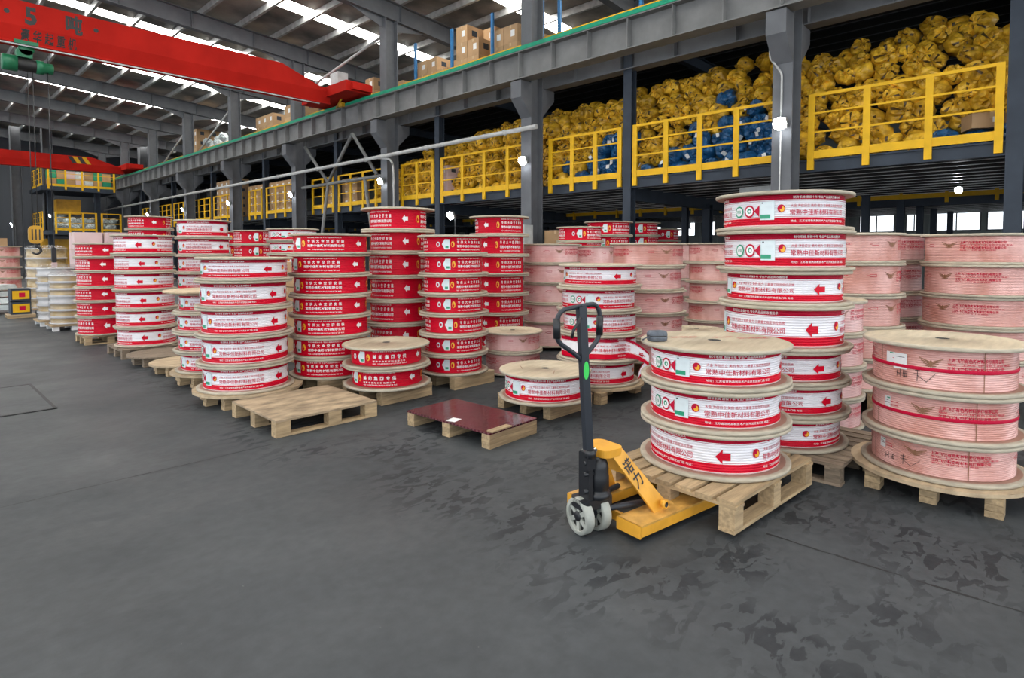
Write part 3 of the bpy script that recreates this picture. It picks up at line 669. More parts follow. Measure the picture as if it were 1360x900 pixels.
rb2 = ribbon(tail, .03, .20); n = len(rb.v); rb.v += rb2.v; rb.f += [tuple(n + i for i in f) for f in rb2.f]; rb.m += rb2.m; rb.sm += rb2.sm
def along(u):
    f = u * (nn - 1); i = min(int(f), nn - 2); w = f - i; a_, c_ = pts[i], pts[i + 1]; q = [a_[k] + (c_[k] - a_[k]) * w for k in range(4)]
    t_ = Vector((c_[0] - a_[0], c_[1] - a_[1])).normalized(); return q, Vector((t_.y, -t_.x))
def rib_text(body, u0, u1, zc, zh, m, bold):
    V, F = T(body, bold); n = len(rb.v)
    for (x, y) in V:
        q, nr = along(u0 + (u1 - u0) * x); zz = .03 + q[2] + .20 * (.5 + (zc + y * zh - .5) * q[3]); rb.v.append((q[0] + nr.x * .006, q[1] + nr.y * .006, zz))
    for f in F: rb.f.append(tuple(n + i for i in f)); rb.m.append(m); rb.sm.append(False)
rib_text(CO, .30, .74, .46, .17, 1, .006); rib_text('大金 海信日立 美的 格力 三菱重工指定供应品牌', .30, .74, .66, .09, 1, .002); rib_text('←', .86, .95, .50, .34, 1, .06)
me = rb.mesh('loose_film', 'f_white', 'f_red', 'f_dark')
k = ob('loose_film', me, tf); k.matrix_parent_inverse = Matrix.Identity(4)
k.location = tf.matrix_basis.inverted() @ Vector((cx, cy, tf.location.z)); k.rotation_euler = (0, 0, -tf.rotation_euler.z); k['label'] = 'loose torn printed film hanging off the reel'
# red stencil marks on the truck-load top board and a grey pouch lying on it
top = [o for o in bpy.data.objects if o.get('label', '') == 'white and red film reel, topmost on the pallet truck load'][0]
b = MB(); iz = -top.rotation_euler.z
for (x, y, w, h, s) in ((-.10, .25, .19, .05, '上海电缆盘厂'), (.08, .06, .16, .045, '上海'), (.16, -.08, .20, .05, '出口电缆盘')): flat_text(b, s, (x, y, .001), (.74, -.67, 0), (.67, .74, 0), w, h, 0, .01)
bs = top.location
k = ob('stencil_mark', b.mesh('stencil_mark', 'p_red'), top, (0, 0, .2355)); k.rotation_euler = (0, 0, iz)
b = MB()
def rrect(w, h, r, n=5):
    P = []
    for (sx, sy, a0) in ((1, 1, 0), (-1, 1, 90), (-1, -1, 180), (1, -1, 270)):
        for i in range(n + 1):
            a = radians(a0 + 90 * i / n); P.append((sx * (w / 2 - r) + r * cos(a), sy * (h / 2 - r) + r * sin(a)))
    return P
def loft(b, secs, m=0, smooth=True, ms=None):
    base = len(b.v); k = len(secs[0])
    for s in secs: b.v += [tuple(p) for p in s]
    for i in range(len(secs) - 1):
        for j in range(k):
            b.f.append((base + i * k + j, base + i * k + (j + 1) % k, base + (i + 1) * k + (j + 1) % k, base + (i + 1) * k + j)); b.m.append(ms[i] if ms else m); b.sm.append(smooth)
    b.f.append(tuple(base + j for j in reversed(range(k)))); b.m.append(m); b.sm.append(False)
    b.f.append(tuple(base + (len(secs) - 1) * k + j for j in range(k))); b.m.append(m); b.sm.append(False)
loft(b, [[(x * s, y * s, z) for x, y in rrect(.12, .085, .028)] for s, z in ((.8, 0), (.95, .006), (1, .02), (1, .029), (.985, .0305), (.985, .0335), (1, .035), (1, .044), (.94, .056), (.80, .063))], ms=[0, 0, 0, 1, 1, 1, 0, 0, 0])
kt = [o for o in bpy.data.objects if o.get('label', '') == 'white and red film reel, topmost alone on a low pallet left of the truck handle' or o.get('label', '') == 'white and red film reel alone on a low pallet left of the truck handle'][0]
for (x, y, a_) in ((.13, .17, .6), (.10, -.20, .9)): ob('saw_mark', boxmesh(.17, .006, .001, 'p_brown'), kt, (x, y, .26), (0, 0, a_ - kt.rotation_euler.z))
t = thing('zip_pouch', 'small grey zipped pouch lying on the truck load reel', 'pouch', (3.255, 1.865, .9355), radians(-35))
ob('body', b.mesh('pouch_body', 'pouch', 'black'), t)
b = MB(); b.path([(-.055, -.02, .03), (-.085, -.03, .025), (-.10, -.01, .012), (-.085, .012, .006)], .004, 6); ob('strap', b.mesh('pouch_strap', 'pouch'), t)

# ------------------------------------------------------------------ pallets
def slat_pallet(label, cx, cy, lx, ly, h, rz=0., z=0., along='x', n=7, old=False):
    """deck boards run along `along`; nine blocks; three bottom boards"""
    t = thing('wooden_pallet', label, 'pallet', (cx, cy, z), rz)
    m = 'wood_old' if old else 'wood'
    if along == 'y': lx, ly = ly, lx
    r90 = pi / 2 if along == 'y' else 0
    def put(name, me, x, y, zz, ro=0.):
        if along == 'y': x, y = -y, x
        ob(name, me, t, (x, y, zz), (0, 0, r90 + ro))
    bw = ly / n * .80; th = .02
    for i in range(n):
        y = -ly / 2 + ly * (i + .5) / n
        put('deck_board', boxmesh(lx * random.uniform(.985, 1.01), bw, th, m), random.uniform(-.008, .008), y, h - th / 2 - random.uniform(0, .002), random.uniform(-.008, .008))
    for x in (-lx / 2 + .05, 0, lx / 2 - .05): put('cross_board', boxmesh(ly, .09, .016, m), x, 0, h - th - .008, pi / 2)
    hb = h - th - .016 - .018
    for x in (-lx / 2 + .05, 0, lx / 2 - .05):
        for y in (-ly / 2 + .05, 0, ly / 2 - .05): put('block', boxmesh(.09, .09, hb, m), x, y, .018 + hb / 2)
    for y in (-ly / 2 + .05, 0, ly / 2 - .05): put('bottom_board', boxmesh(lx, .09, .018, m), 0, y, .009)
    return t
def runner_pallet(label, cx, cy, lx, ly, h, top='ply', rz=0., runners=3, thick=.014, bottom=False, deck=True, rm='wood'):
    t = thing('wooden_pallet', label, 'pallet', (cx, cy, 0), rz)
    if deck: ob('deck_sheet', boxmesh(lx, ly, thick, top), t, (0, 0, h - thick / 2))
    hb = h - thick
    for i in range(runners):
        y = -ly / 2 + .045 + (ly - .09) * i / (runners - 1)
        if bottom:
            for x in (-lx / 2 + .06, .05, lx / 2 - .06): ob('block', boxmesh(.12, .09, hb - .016, rm), t, (x, y, .016 + (hb - .016) / 2))
            ob('bottom_board', boxmesh(lx, .09, .016, rm), t, (0, y, .008))
        else:
            for q in range(3): ob('runner_ply', boxmesh(lx * random.uniform(.99, 1.), .085, hb / 3 - .0015, rm), t, (0, y, hb * (q + .5) / 3))
    return t
def round_pallet(label, cx, cy, R, h, deckm='ply', blocks=((-.3, -.28), (-.3, .28), (.3, -.28), (.3, .28), (0, -.34), (-.36, 0), (0, .3)), cut=True):
    t = thing('round_pallet', label, 'pallet', (cx, cy, 0))
    b = MB(); n = 40; P = []
    for i in range(n):
        a = 2 * pi * i / n; r = R * (1 + random.uniform(-.006, .006)); x, y = r * cos(a), r * sin(a)
        P.append((x, y))
    b.prism(P, lambda x, y: (x, y, h - .022), lambda x, y: (x, y, h)); ob('deck_disc', b.mesh('deck_disc', deckm), t)
    for (x, y) in blocks:
        for q in range(3): ob('block', boxmesh(.11, .085, (h - .024) / 3 - .002, 'wood'), t, (x * R / .5 + random.uniform(-.004, .004), y * R / .5, (h - .024) * (q + .5) / 3))
    return t
slat_pallet('slatted pine pallet lifted on the pallet truck forks', 3.47, 1.62, 1.0, .86, .165, radians(-4), .033, 'x', 7)
slat_pallet('slatted pallet under the tall white reel stack', 4.57, 1.53, .96, .98, .138, 0, 0, 'y', 8, True)
runner_pallet('empty scuffed plywood-topped pallet with open sides', 2.56, 5.03, .93, .92, .14, 'ply_dirty', radians(-1), 3, .016, True)
runner_pallet('low runner pallet under the pair of red reels', 3.55, 5.18, .62, .72, .138, 'ply')
runner_pallet('low runner pallet under the single white reel', 4.30, 3.66, .62, .66, .138, 'ply')
t = runner_pallet('empty pallet topped with a glossy dark red board', 3.33, 3.65, .56, .98, .125, 'red_board', radians(2))
k = [c for c in t.children if c.name.startswith('deck_sheet')][0]; k['label'] = 'glossy dark red film-faced board'
ob('paper_label', boxmesh(.10, .085, .001, 'paper'), t, (-.21, -.02, .1258), (0, 0, .2)); 
ob('edge_strip', boxmesh(.22, .06, .010, 'wood'), t, (-.15, -.47, .131))
runner_pallet('low runner pallet under the slim red stack', 4.45, 5.16, .60, .72, .138, 'ply')
runner_pallet('pallet under the seven-high red stack', 3.40, 6.02, .66, .72, .143, 'ply')
runner_pallet('pallet under the tallest red stack', 4.36, 6.12, .62, .64, .138, 'ply')
round_pallet('round-decked pallet under the front left white stack', 2.49, 6.06, .515, .138)
round_pallet('round-decked pallet under the torn film stack', 5.14, 3.62, .46, .138, 'ply', ((-.40, -.30), (-.3, .28), (.3, -.28), (.3, .28), (0, -.1), (.36, 0), (0, .3)))
round_pallet('round-decked pallet under the right corner copper stack', 4.57, .60, .49, .138, 'ply', ((-.30, .30), (-.34, 0), (-.32, -.31), (.3, -.28), (.3, .28), (0, 0), (0, .38)))
round_pallet('round-decked pallet under the half hidden white stack', 2.58, 7.22, .46, .138)
round_pallet('empty round-decked pallet with a pale yellow board', 2.56, 8.08, .42, .125)
t = round_pallet('empty dark weathered round-decked pallet', 2.55, 8.95, .44, .13, 'wood_old')
for c in t.children:
    if c.name.startswith('block'): c.data = boxmesh(.11, .085, (.13 - .024) / 3 - .002, 'wood_old')
slat_pallet('dark pallet under the far left white stack', 2.58, 9.90, .80, .82, .138, 0, 0, 'x', 7, True)
slat_pallet('pallet under the leftmost red stack', 2.48, 11.75, .72, .72, .138, 0, 0, 'x', 7)
for (x, y, w, h, l) in ((7.89, 3.89, .6, .138, 'pallet under the lone low pink reel'), (6.29, 3.75, .66, .208, 'tall pallet under the wide pink stack'), (6.49, 1.59, .62, .198, 'pallet under the copper stack behind the low right one'),
                     (7.48, 1.57, .62, .198, 'pallet under the stack between two copper stacks'), (7.09, .68, .64, .198, 'pallet under the copper stack at the right edge'), (3.72, 10.81, .66, .138, 'pallet under the tall white stack at the back left'),
                     (3.74, 13.87, .66, .138, 'pallet under the tall red stack at the back left'), (5.60, 14.28, .6, .138, 'pallet under the first far red stack'), (5.49, 12.94, .6, .138, 'pallet under the second far red stack'), (4.90, 9.95, .66, .138, 'pallet under the far white stack')):
    runner_pallet(l, x, y, w, w, h, 'ply')
b = MB(); b.lathe([(0, 1.031), (.48, 1.031), (.485, 1.036), (.485, 1.05), (.48, 1.055), (0, 1.055)], 48)
tag(ob('board_disc', b.mesh('board_disc', 'ply'), None, (2.56, 7.24, 0)), 'pale round board lying on the half hidden white stack', 'board')

# ------------------------------------------------------------------ pallet truck
t = thing('pallet_truck', 'yellow hand pallet truck with black handle under the front pallet', 'pallet truck', (2.535, 1.84, 0), radians(-9))
for s in (1, -1):
    b = MB(); y = s * .19
    b.box(.09, y - .08, .085, 1.05, y + .08, .095, 1); b.box(.09, y - .08, .035, 1.05, y - .072, .085, 0); b.box(.09, y + .072, .035, 1.05, y + .08, .085, 0)
    b.box(.085, y - .08, .03, .095, y + .08, .095, 0)
    b.prism([(1.05, .035), (1.16, .045), (1.16, .065), (1.05, .095)], lambda u, v: (u, y - .08, v), lambda u, v: (u, y + .08, v), 0)
    f = ob('fork', b.mesh('fork', 'truck_y', 'truck_w'), t)
    for x in (.88, .97):
        r = MB(); r.lathe([(0, -.05), (.037, -.05), (.037, .05), (0, .05)], 16, M=Matrix.Translation((x, y, .038)) @ Matrix.Rotation(pi / 2, 4, 'X')); ob('load_roller', r.mesh('load_roller', 'wheel'), f)
    # sloping side plate from head to fork heel
    g = MB(); yo = s * .20; PLY = lambda v: -(v - .095) * .37
    g.prism([(.055, .435), (.155, .435), (.40, .10), (.40, .09), (.275, .09)], lambda u, v: (u, yo - .008 + s * PLY(v) - .0, v), lambda u, v: (u, yo + .008 + s * PLY(v), v))
    pl = ob('side_plate', g.mesh('side_plate', 'truck_y'), t)
    if s == -1:
        tx = MB(); 
        # brand characters running down the plate (vertical writing)
        d = Vector((.36, 0, -.435)).normalized(); pr = Vector((d.z * -1, 0, d.x)) ; pr = Vector((.77, 0, .63))
        for i, ch in enumerate('诺力'):
            o_ = Vector((.148, 0, .335)) + Vector((.22, 0, -.34)).normalized() * (.085 * i)
            V, F = T(ch, .02); n = len(tx.v)
            uy = Vector((-.40, 0, .92)); ux = Vector((.92, 0, .40))
            for (x, y_) in V:
                p = o_ + ux * ((x - .2) * .062) + uy * (y_ * .075); yy = yo - .0100 + s * PLY(p.z); tx.v.append((p.x, yy, p.z))
            for f_ in F: tx.f.append(tuple(n + q for q in f_)); tx.m.append(0); tx.sm.append(False)
        ob('lettering', tx.mesh('truck_lettering', 'p_black'), t)
        pb = MB(); pb.lathe([(0, 0), (.022, 0), (.022, .03), (.014, .03), (.014, .012), (0, .012)], 16, [0, 0, 0, 1, 1], M=Matrix.Translation((.33, yo - .012, .135)) @ Matrix.Rotation(pi / 2, 4, 'X')); ob('pivot_pin', pb.mesh('pivot_pin', 'truck_y', 'p_black'), t)
b = MB()
b.prism(rrect(.15, .19, .045), lambda u, v: (u + .09, v, .405), lambda u, v: (u + .09, v, .445)); b.prism([(-.085, .40), (.085, .40), (.11, .29), (-.11, .29)], lambda u, v: (.17, u, v), lambda u, v: (.18, u, v), 0)
ob('head_frame', b.mesh('head_frame', 'truck_y', 'truck_w'), t)
b = MB(); b.box(.14, -.10, .035, .16, .10, .085); ob('cross_plate', b.mesh('cross_plate', 'truck_y'), t)
b = MB(); b.path([(.03, -.06, .13), (.36, -.13, .115)], .016, 10); b.path([(.03, .06, .13), (.36, .13, .115)], .016, 10); ob('push_rod', b.mesh('push_rod', 'black_m'), t)
SA = radians(-8)     # steering turned square to the forks
steer = ob('steering_unit', None, t, (-.01, 0, 0), (0, 0, SA))
b = MB(); b.lathe([(0, .185), (.062, .185), (.066, .19), (.066, .215), (.055, .22), (.055, .235), (.058, .24), (.058, .30), (.055, .31), (.055, .345), (.05, .37), (.035, .40), (.02, .405), (0, .405)], 24)
ob('hydraulic_pump', b.mesh('hydraulic_pump', 'black'), steer, (.045, -.02, 0))
b = MB(); b.prism(rrect(.20, .13, .03), lambda u, v: (u + .02, v, .14), lambda u, v: (u + .02, v, .19)); b.box(-.03, -.03, .08, .03, .03, .15); b.path([(-.075, 0, .095), (.075, 0, .095)], .016, 12)
ob('wheel_fork', b.mesh('wheel_fork', 'black'), steer)
def wheel_mesh():
    b = MB(); Rm = Matrix.Rotation(pi / 2, 4, 'Y')
    b.lathe([(.074, -.025), (.093, -.025), (.096, -.020), (.096, .020), (.093, .025), (.074, .025), (.072, .02), (.072, -.02), (.074, -.025)], 36, M=Rm)
    b.lathe([(.03, -.006), (.074, -.006), (.074, .006), (.03, .006), (.03, -.006)], 36, [1] * 4, M=Rm)
    for i in range(6):
        a = 2 * pi * i / 6; b.bar(Rm @ Vector((.022 * cos(a), .022 * sin(a), 0)), Rm @ Vector((.074 * cos(a), .074 * sin(a), 0)), .024, .034, 0, up=(1, 0, 0))
    b.lathe([(0, -.027), (.018, -.027), (.026, -.022), (.026, .022), (.018, .027), (0, .027)], 20, [1] * 5, M=Rm); return b.mesh('steer_wheel', 'wheel', 'black')
WHL = wheel_mesh()
ob('steer_wheel', WHL, steer, (-.055, -.0, .097)); ob('steer_wheel', WHL, steer, (.055, .0, .097))
b = MB(); b.box(-.045, -.06, .19, -.02, .03, .43); b.box(-.062, -.072, .36, -.012, .0, .445)
for z in (.24, .33, .39): b.path([(-.07, -.045, z), (-.01, -.045, z)], .013, 8)
b.path([(-.035, -.055, .42), (-.035, -.055, .46)], .03, 10); ob('valve_body', b.mesh('valve_body', 'black'), steer)
hd = ob('handle', None, t, (-.045, -.03, 0), (0, 0, SA))
lean = -.052
b = MB(); b.bar((0, 0, .44), (lean, 0, 1.205), .045, .034, up=(0, 1, 0)); ob('shaft', b.mesh('handle_shaft', 'black_m'), hd)
b = MB(); b.bar((.002, 0, .435), (0, 0, .455), .06, .055, up=(0, 1, 0)); b.path([(.028, -.03, .455), (.028, .03, .455)], .008, 8); ob('shaft_collar', b.mesh('shaft_collar', 'chrome'), hd)
cx_ = lean
def rc(pts, r=.03, n=4):
    out = []
    for i, p in enumerate(pts):
        p = Vector(p)
        if i in (0, len(pts) - 1): out.append(p); continue
        a = (Vector(pts[i - 1]) - p).normalized(); c = (Vector(pts[i + 1]) - p).normalized(); r_ = r
        for k in range(n + 1):
            u = k / n; q0 = p + a * r_; q1 = p + c * r_; out.append((q0.lerp(p, u)).lerp(p.lerp(q1, u), u))
    return out
for s in (-1, 1):
    kx = .150 if s < 0 else .122
    b = MB(); P = rc([(cx_, 0, 1.205), (cx_ + s * (kx - .03), 0, 1.205 + s * .012), (cx_ + s * kx, 0, 1.16 + s * .012), (cx_ + s * (kx - .004), 0, 1.035), (cx_ + s * .03 + .005, 0, .955), (cx_ + .006, 0, .925)], .035)
    b.path(P, .0125, 10); ob('loop_bar', b.mesh('loop_bar', 'black_m'), hd)
    b = MB(); b.path([(cx_ + s * kx, 0, 1.15), (cx_ + s * (kx - .0035), 0, 1.05)], .0185, 12); ob('grip', b.mesh('grip', 'black'), hd)
b = MB(); b.path([(cx_ - .02, -.022, 1.15), (cx_ - .035, -.03, 1.13), (cx_ - .07, -.034, 1.09), (cx_ - .078, -.03, 1.05)], .008, 8); ob('release_lever', b.mesh('release_lever', 'black'), hd)
b = MB(); 
zc = .875; xx = lean * (zc - .44) / (1.205 - .44)
P = [(xx + .0165 * cos(2 * pi * i / 20), zc + .047 * sin(2 * pi * i / 20)) for i in range(20)]
b.prism(P, lambda u, v: (u, -.0185, v), lambda u, v: (u, -.0165, v)); k = ob('oval_sticker', b.mesh('oval_sticker', 'neon'), hd); k['label'] = 'bright green oval sticker'

# ------------------------------------------------------------------ railings of the lower mezzanine
TR = MB(); 
def railing(y0, y1, x, z, label, axis='y', group=None, detail=True):
    t = thing('guard_railing', label, 'railing', (x, y0, z) if axis == 'y' else (y0, x, z), 0 if axis == 'y' else -pi / 2, group)
    L_ = y1 - y0; n = max(1, round(L_ / .80)); f = 1 if axis == 'y' else 1
    key = 'rp'
    if key not in _bx:
        b = MB(); b.box(-.02, -.05, -.17, .02, .05, 1.10); b.box(-.03, -.05, -.17, -.02, .05, .12); _bx[key] = b.mesh('railing_post', 'yellow')
    for i in range(n + 1):
        ob('post', _bx[key], t, (0, .05 + (L_ - .1) * i / n, 0))
    for zz, h, nm in ((1.085, .05, 'top_rail'), (.78, .03, 'mid_rail'), (.46, .03, 'mid_rail'), (.085, .13, 'toe_board')):
        b = MB(); b.box(-.018, 0, zz - h / 2, .018 if nm == 'top_rail' else .005, L_, zz + h / 2); ob(nm, b.mesh(nm, 'yellow'), t)
    return t
RY = [(-2.2, .52, 'at the right edge beyond the dark post'), (.82, 3.42, 'right of the nearest column'), (3.90, 6.90, 'right of the dark post, before the blue sacks'), (7.18, 9.22, 'between the pale column and the dark post'),
      (9.68, 13.24, 'before the stacked pink cartons'), (13.56, 15.15, 'behind the second column left of the cartons'), (15.70, 18.85, 'behind the cross braces'), (19.15, 20.70, 'left of the cross braces'),
      (21.2, 24.6, 'fifth bay along the mezzanine'), (25.0, 26.3, 'sixth bay along the mezzanine'), (27.0, 30.4, 'seventh bay along the mezzanine'), (30.8, 36.2, 'eighth bay along the mezzanine'), (36.6, 42.0, 'farthest bay along the mezzanine')]
for a, c, l in RY: railing(a, c, 10.965, 3.06, 'yellow guard railing ' + l)

# ------------------------------------------------------------------ sacks
def sack_mesh(seed, mains):
    r_ = random.Random(seed); b = MB(); npx = 24; off = Vector((seed * 3.1, seed * 1.7, 0)); folds = r_.choice((4, 5, 6)); ph = r_.uniform(0, 6)
    TH = [0, .12, .25, .42, .62, .85, 1.1, 1.4, 1.75, 2.1, 2.5, 2.85, pi]; nt = len(TH) - 1; V = []
    for th in TH:
        for j in range(npx):
            p = 2 * pi * j / npx; d = Vector((-cos(th), sin(th) * cos(p), sin(th) * sin(p)))
            w = max(0, 1 - abs(th - .55) / .75); m = max(abs(d.x), abs(d.y), abs(d.z))
            f1 = abs(sin(folds * p * .5 + ph + 1.5 * noise.noise(d * 2 + off)))
            r = (1.10 - .22 * m) + .22 * noise.noise(d * 1.7 + off) + .13 * noise.noise(d * 4.1 + off) - .30 * w * (1 - f1) ** 2 + .06 * abs(noise.noise(d * 9 + off))
            if th < .5: r *= .86 + .28 * th
            q = d * r
            if th < .2: q = Vector((q.x - .20 * r_.uniform(.6, 1.2), q.y * 1.8 + .02, q.z * 1.8))
            V.append((q.x * .22, q.y * .205, q.z * .19))
    b.v = V
    for i in range(nt):
        for j in range(npx):
            j2 = (j + 1) % npx; b.f.append((i * npx + j, (i + 1) * npx + j, (i + 1) * npx + j2, i * npx + j2)); b.sm.append(i > 6)
            f1 = abs(sin(folds * pi * (j + .5) / npx + ph)); b.m.append(1 if 1 <= i <= 5 and f1 < .22 and r_.random() < .75 else 0)  # fold valleys around the knot take the painted shadow colour
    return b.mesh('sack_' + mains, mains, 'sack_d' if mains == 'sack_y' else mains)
SY = [sack_mesh(i, 'sack_y') for i in range(10)]; SB = [sack_mesh(20 + i, 'sack_b') for i in range(5)]; SW = [sack_mesh(40 + i, 'sack_w') for i in range(3)]
tg = MB(); tg.box(-.245, -.035, .0, -.235, .04, .09); SLAB = tg.mesh('sack_label', 'paper')
def bay(y):
    return 0 if y < 3.7 else 1 if y < 7.04 else 2 if y < 9.45 else 3 if y < 13.4 else 4
BAY = ['right of the nearest column', 'behind the railing with blue sacks', 'between the dark post and the pale column', 'left of the pale column', 'behind the cross braces']
yy = []
rnd = random.Random(11)
def topz(y):
    P = [(-2.5, 4.8), (.6, 4.85), (1.5, 5.22), (2.3, 5.25), (3.8, 4.95), (4.9, 5.25), (6.8, 5.22), (8, 5.05), (9.8, 5.0), (12, 5.0), (14, 4.75), (16, 4.4), (17.4, 3.9)]
    for (a, z), (c, w) in zip(P[:-1], P[1:]):
        if a <= y <= c: return z + (w - z) * (y - a) / (c - a)
    return 4.9
row = 0; z = 3.06 + .17
while z < 5.6:
    y = -.9 + (row % 2) * .2
    while y < 17.2:
        if z < topz(y) - .10 + rnd.uniform(-.12, .12): yy.append((y + rnd.uniform(-.07, .07), z + rnd.uniform(-.05, .05), 11.40 + row * .085 + rnd.uniform(-.09, .07), row))
        y += .345
    row += 1; z += .262
for y_ in [(-.6 + .36 * k) for k in range(49)]:                       # a second layer behind the crest
    for dz in (.02, -.24): yy.append((y_ + rnd.uniform(-.08, .08), topz(y_) + dz + .08 - rnd.uniform(-.10, .12), 12.55 + rnd.uniform(-.1, .25), 20 if dz > 0 else 21))
def blue_at(y, z):
    if 4.0 < y < 6.0 and z < 4.25 - .25 * abs(y - 5): return .93
    if 4.55 < y < 5.25 and z < 4.75: return .55
    if 5.6 < y < 6.9 and z < 3.75: return .6
    if 7.1 < y < 8.3 and z < 4.15: return .8
    if 8.2 < y < 9.1 and z < 3.6: return .45
    if .7 < y < 1.7 and z < 3.35: return .95
    return .0
GAPREF = [(.82, 'railing right of nearest column'), (3.90, 'railing with blue sacks'), (7.18, 'short railing by pale column'), (9.68, 'railing left of pale column'), (13.5, 'railing behind braces')]
SEEN = {}
NUM = ['first', 'second', 'third', 'fourth', 'fifth', 'sixth', 'seventh', 'eighth', 'ninth', 'tenth', 'eleventh', 'twelfth', 'thirteenth', 'fourteenth']
def sack_label(col, y, z, row):
    k = bay(y); g = int((y - GAPREF[k][0]) / .4) if y > GAPREF[k][0] else -1
    place = 'past its right end' if g < 0 else f'{["right", "left"][g % 2]} half of {NUM[min(13, g // 2)]} gap'
    rr = {20: 'rear crest', 21: 'under rear crest'}.get(row, f'{(["bottom"] + NUM[1:])[min(row, 13)]} row')
    l = f'{col} sack, {rr}, {GAPREF[k][1]}, {place}'
    SEEN[l] = SEEN.get(l, 0) + 1
    return l if SEEN[l] == 1 else f'{NUM[SEEN[l] - 1]} ' + l
yy.sort(key=lambda q: (q[0] ** 2 + q[2] ** 2)); ny = 0; far = MB()
for (y, z, x, row) in yy:
    blue = row < 20 and rnd.random() < blue_at(y, z)
    rot = (rnd.uniform(-.9, .9), rnd.uniform(-.75, .5), rnd.uniform(-.75, .75)); s = rnd.uniform(.86, 1.08); sc = (s, s * rnd.uniform(.92, 1.1), s * rnd.uniform(.92, 1.08))
    k = bay(y)
    if blue:
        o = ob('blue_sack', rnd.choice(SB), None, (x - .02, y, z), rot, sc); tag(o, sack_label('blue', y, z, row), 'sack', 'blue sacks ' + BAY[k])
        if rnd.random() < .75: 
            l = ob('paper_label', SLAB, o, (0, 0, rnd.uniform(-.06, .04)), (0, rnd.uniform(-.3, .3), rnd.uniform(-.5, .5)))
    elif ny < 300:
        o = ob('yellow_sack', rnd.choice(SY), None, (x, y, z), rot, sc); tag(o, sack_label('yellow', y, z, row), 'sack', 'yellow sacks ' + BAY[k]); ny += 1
    else:
        me = rnd.choice(SY); n = len(far.v); Mx = Matrix.LocRotScale(Vector((x, y, z)), __import__('mathutils').Euler(rot), Vector(sc))
        far.v += [tuple(Mx @ v.co) for v in me.vertices]
        for p in me.polygons: far.f.append(tuple(n + q for q in p.vertices)); far.m.append(p.material_index); far.sm.append(p.use_smooth)
if far.v:
    o = ob('distant_sacks', far.mesh('distant_sacks', 'sack_y', 'sack_d')); o['kind'] = 'stuff'; tag(o, 'heap of distant yellow sacks behind the cross braces', 'sacks')

# ------------------------------------------------------------------ cartons
def carton_mesh(w, d, h, m='card', label=True, tape=True):
    k = ('c', w, d, h, m, label)
    if k in _bx: return _bx[k]
    b = MB(); b.box(-w / 2, -d / 2, 0, w / 2, d / 2, h, 0)
    if tape:
        b.box(-w / 2 - .002, -.03, h - .08, w / 2 + .002, .03, h + .002, 1)
    if label: b.box(-w / 2 - .003, -d * .30, h * .35, -w / 2 + .001, -d * .02, h * .7, 2); b.box(-w * .2, -d / 2 - .003, h * .4, w * .12, -d / 2 + .001, h * .75, 3)
    _bx[k] = b.mesh('carton', m, 'card_tape', 'paper', 'steel_dark'); return _bx[k]
def carton(x, y, z, w, d, h, label, rz=0., m='card', group=None, lab=True):
    return tag(ob('carton', carton_mesh(w, d, h, m, lab), None, (x, y, z), (0, 0, rz)), label, 'carton', group)
UZ = 6.501
def carton_block(desc, x, y0, nx, ny, nz, w, d, h, z, m='card', skip=()):
    for i in range(nx):
        for j_ in range(ny):
            for k in range(nz):
                if (i, j_, k) in skip: continue
                lay = ORD[nz - 1 - k] + ' layer, ' if nz > 1 else ''
                pos = (ORD[j_].replace('topmost', 'first') + ' from the right, ') if ny > 1 else ''
                row = ('front' if i == 0 else 'rear') + ' row, ' if nx > 1 else ''
                carton(x + i * (w + .01), y0 + j_ * (d + .012), z + k * (h + .003), w, d, h, ('brown' if m == 'card' else 'pinkish') + ' carton, ' + row + pos + lay + desc, random.uniform(-.02, .02), m, 'cartons: ' + desc)
carton_block('upper deck block nearest the column', 11.75, 10.95, 2, 2, 2, .62, .5, .46, UZ)
carton_block('tallest upper deck block', 11.75, 12.4, 2, 2, 3, .62, .46, .46, UZ, skip=((0, 0, 2),))
carton_block('upper deck block left of tallest', 11.75, 13.75, 2, 3, 2, .6, .46, .40, UZ, skip=((0, 0, 1),))
carton_block('pair near the crane end', 11.7, 15.9, 1, 2, 1, .6, .55, .42, UZ)
carton_block('pile above the crane end', 11.7, 17.5, 1, 1, 2, .6, .5, .42, UZ)
carton_block('upper deck block beyond the crane', 11.75, 22.4, 1, 3, 2, .6, .55, .48, UZ)
carton_block('far upper deck pile', 11.75, 25.2, 1, 3, 2, .6, .55, .45, UZ)
carton_block('farthest upper deck pile', 11.75, 34.2, 2, 3, 3, .6, .6, .5, UZ)
carton_block('mezzanine pile beside the post', 11.35, 8.95 + 4.45, 1, 1, 3, .5, .55, .30, 3.061, 'card_pink')
carton_block('mezzanine row behind cross braces', 11.4, 18.2, 1, 4, 3, .5, .5, .33, 3.061)
carton_block('far mezzanine row', 11.4, 23.0, 1, 8, 4, .5, .5, .33, 3.061)
carton_block('farthest mezzanine row', 11.4, 28.2, 1, 6, 5, .5, .55, .36, 3.061)
for i, (x, y, z, m, l) in enumerate(((11.30, 1.05, 3.30, 'card', 'crushed brown carton lying on blue sacks in the heap'),)):
    carton(x, y, z, .34, .5, .22, l, .5, m)
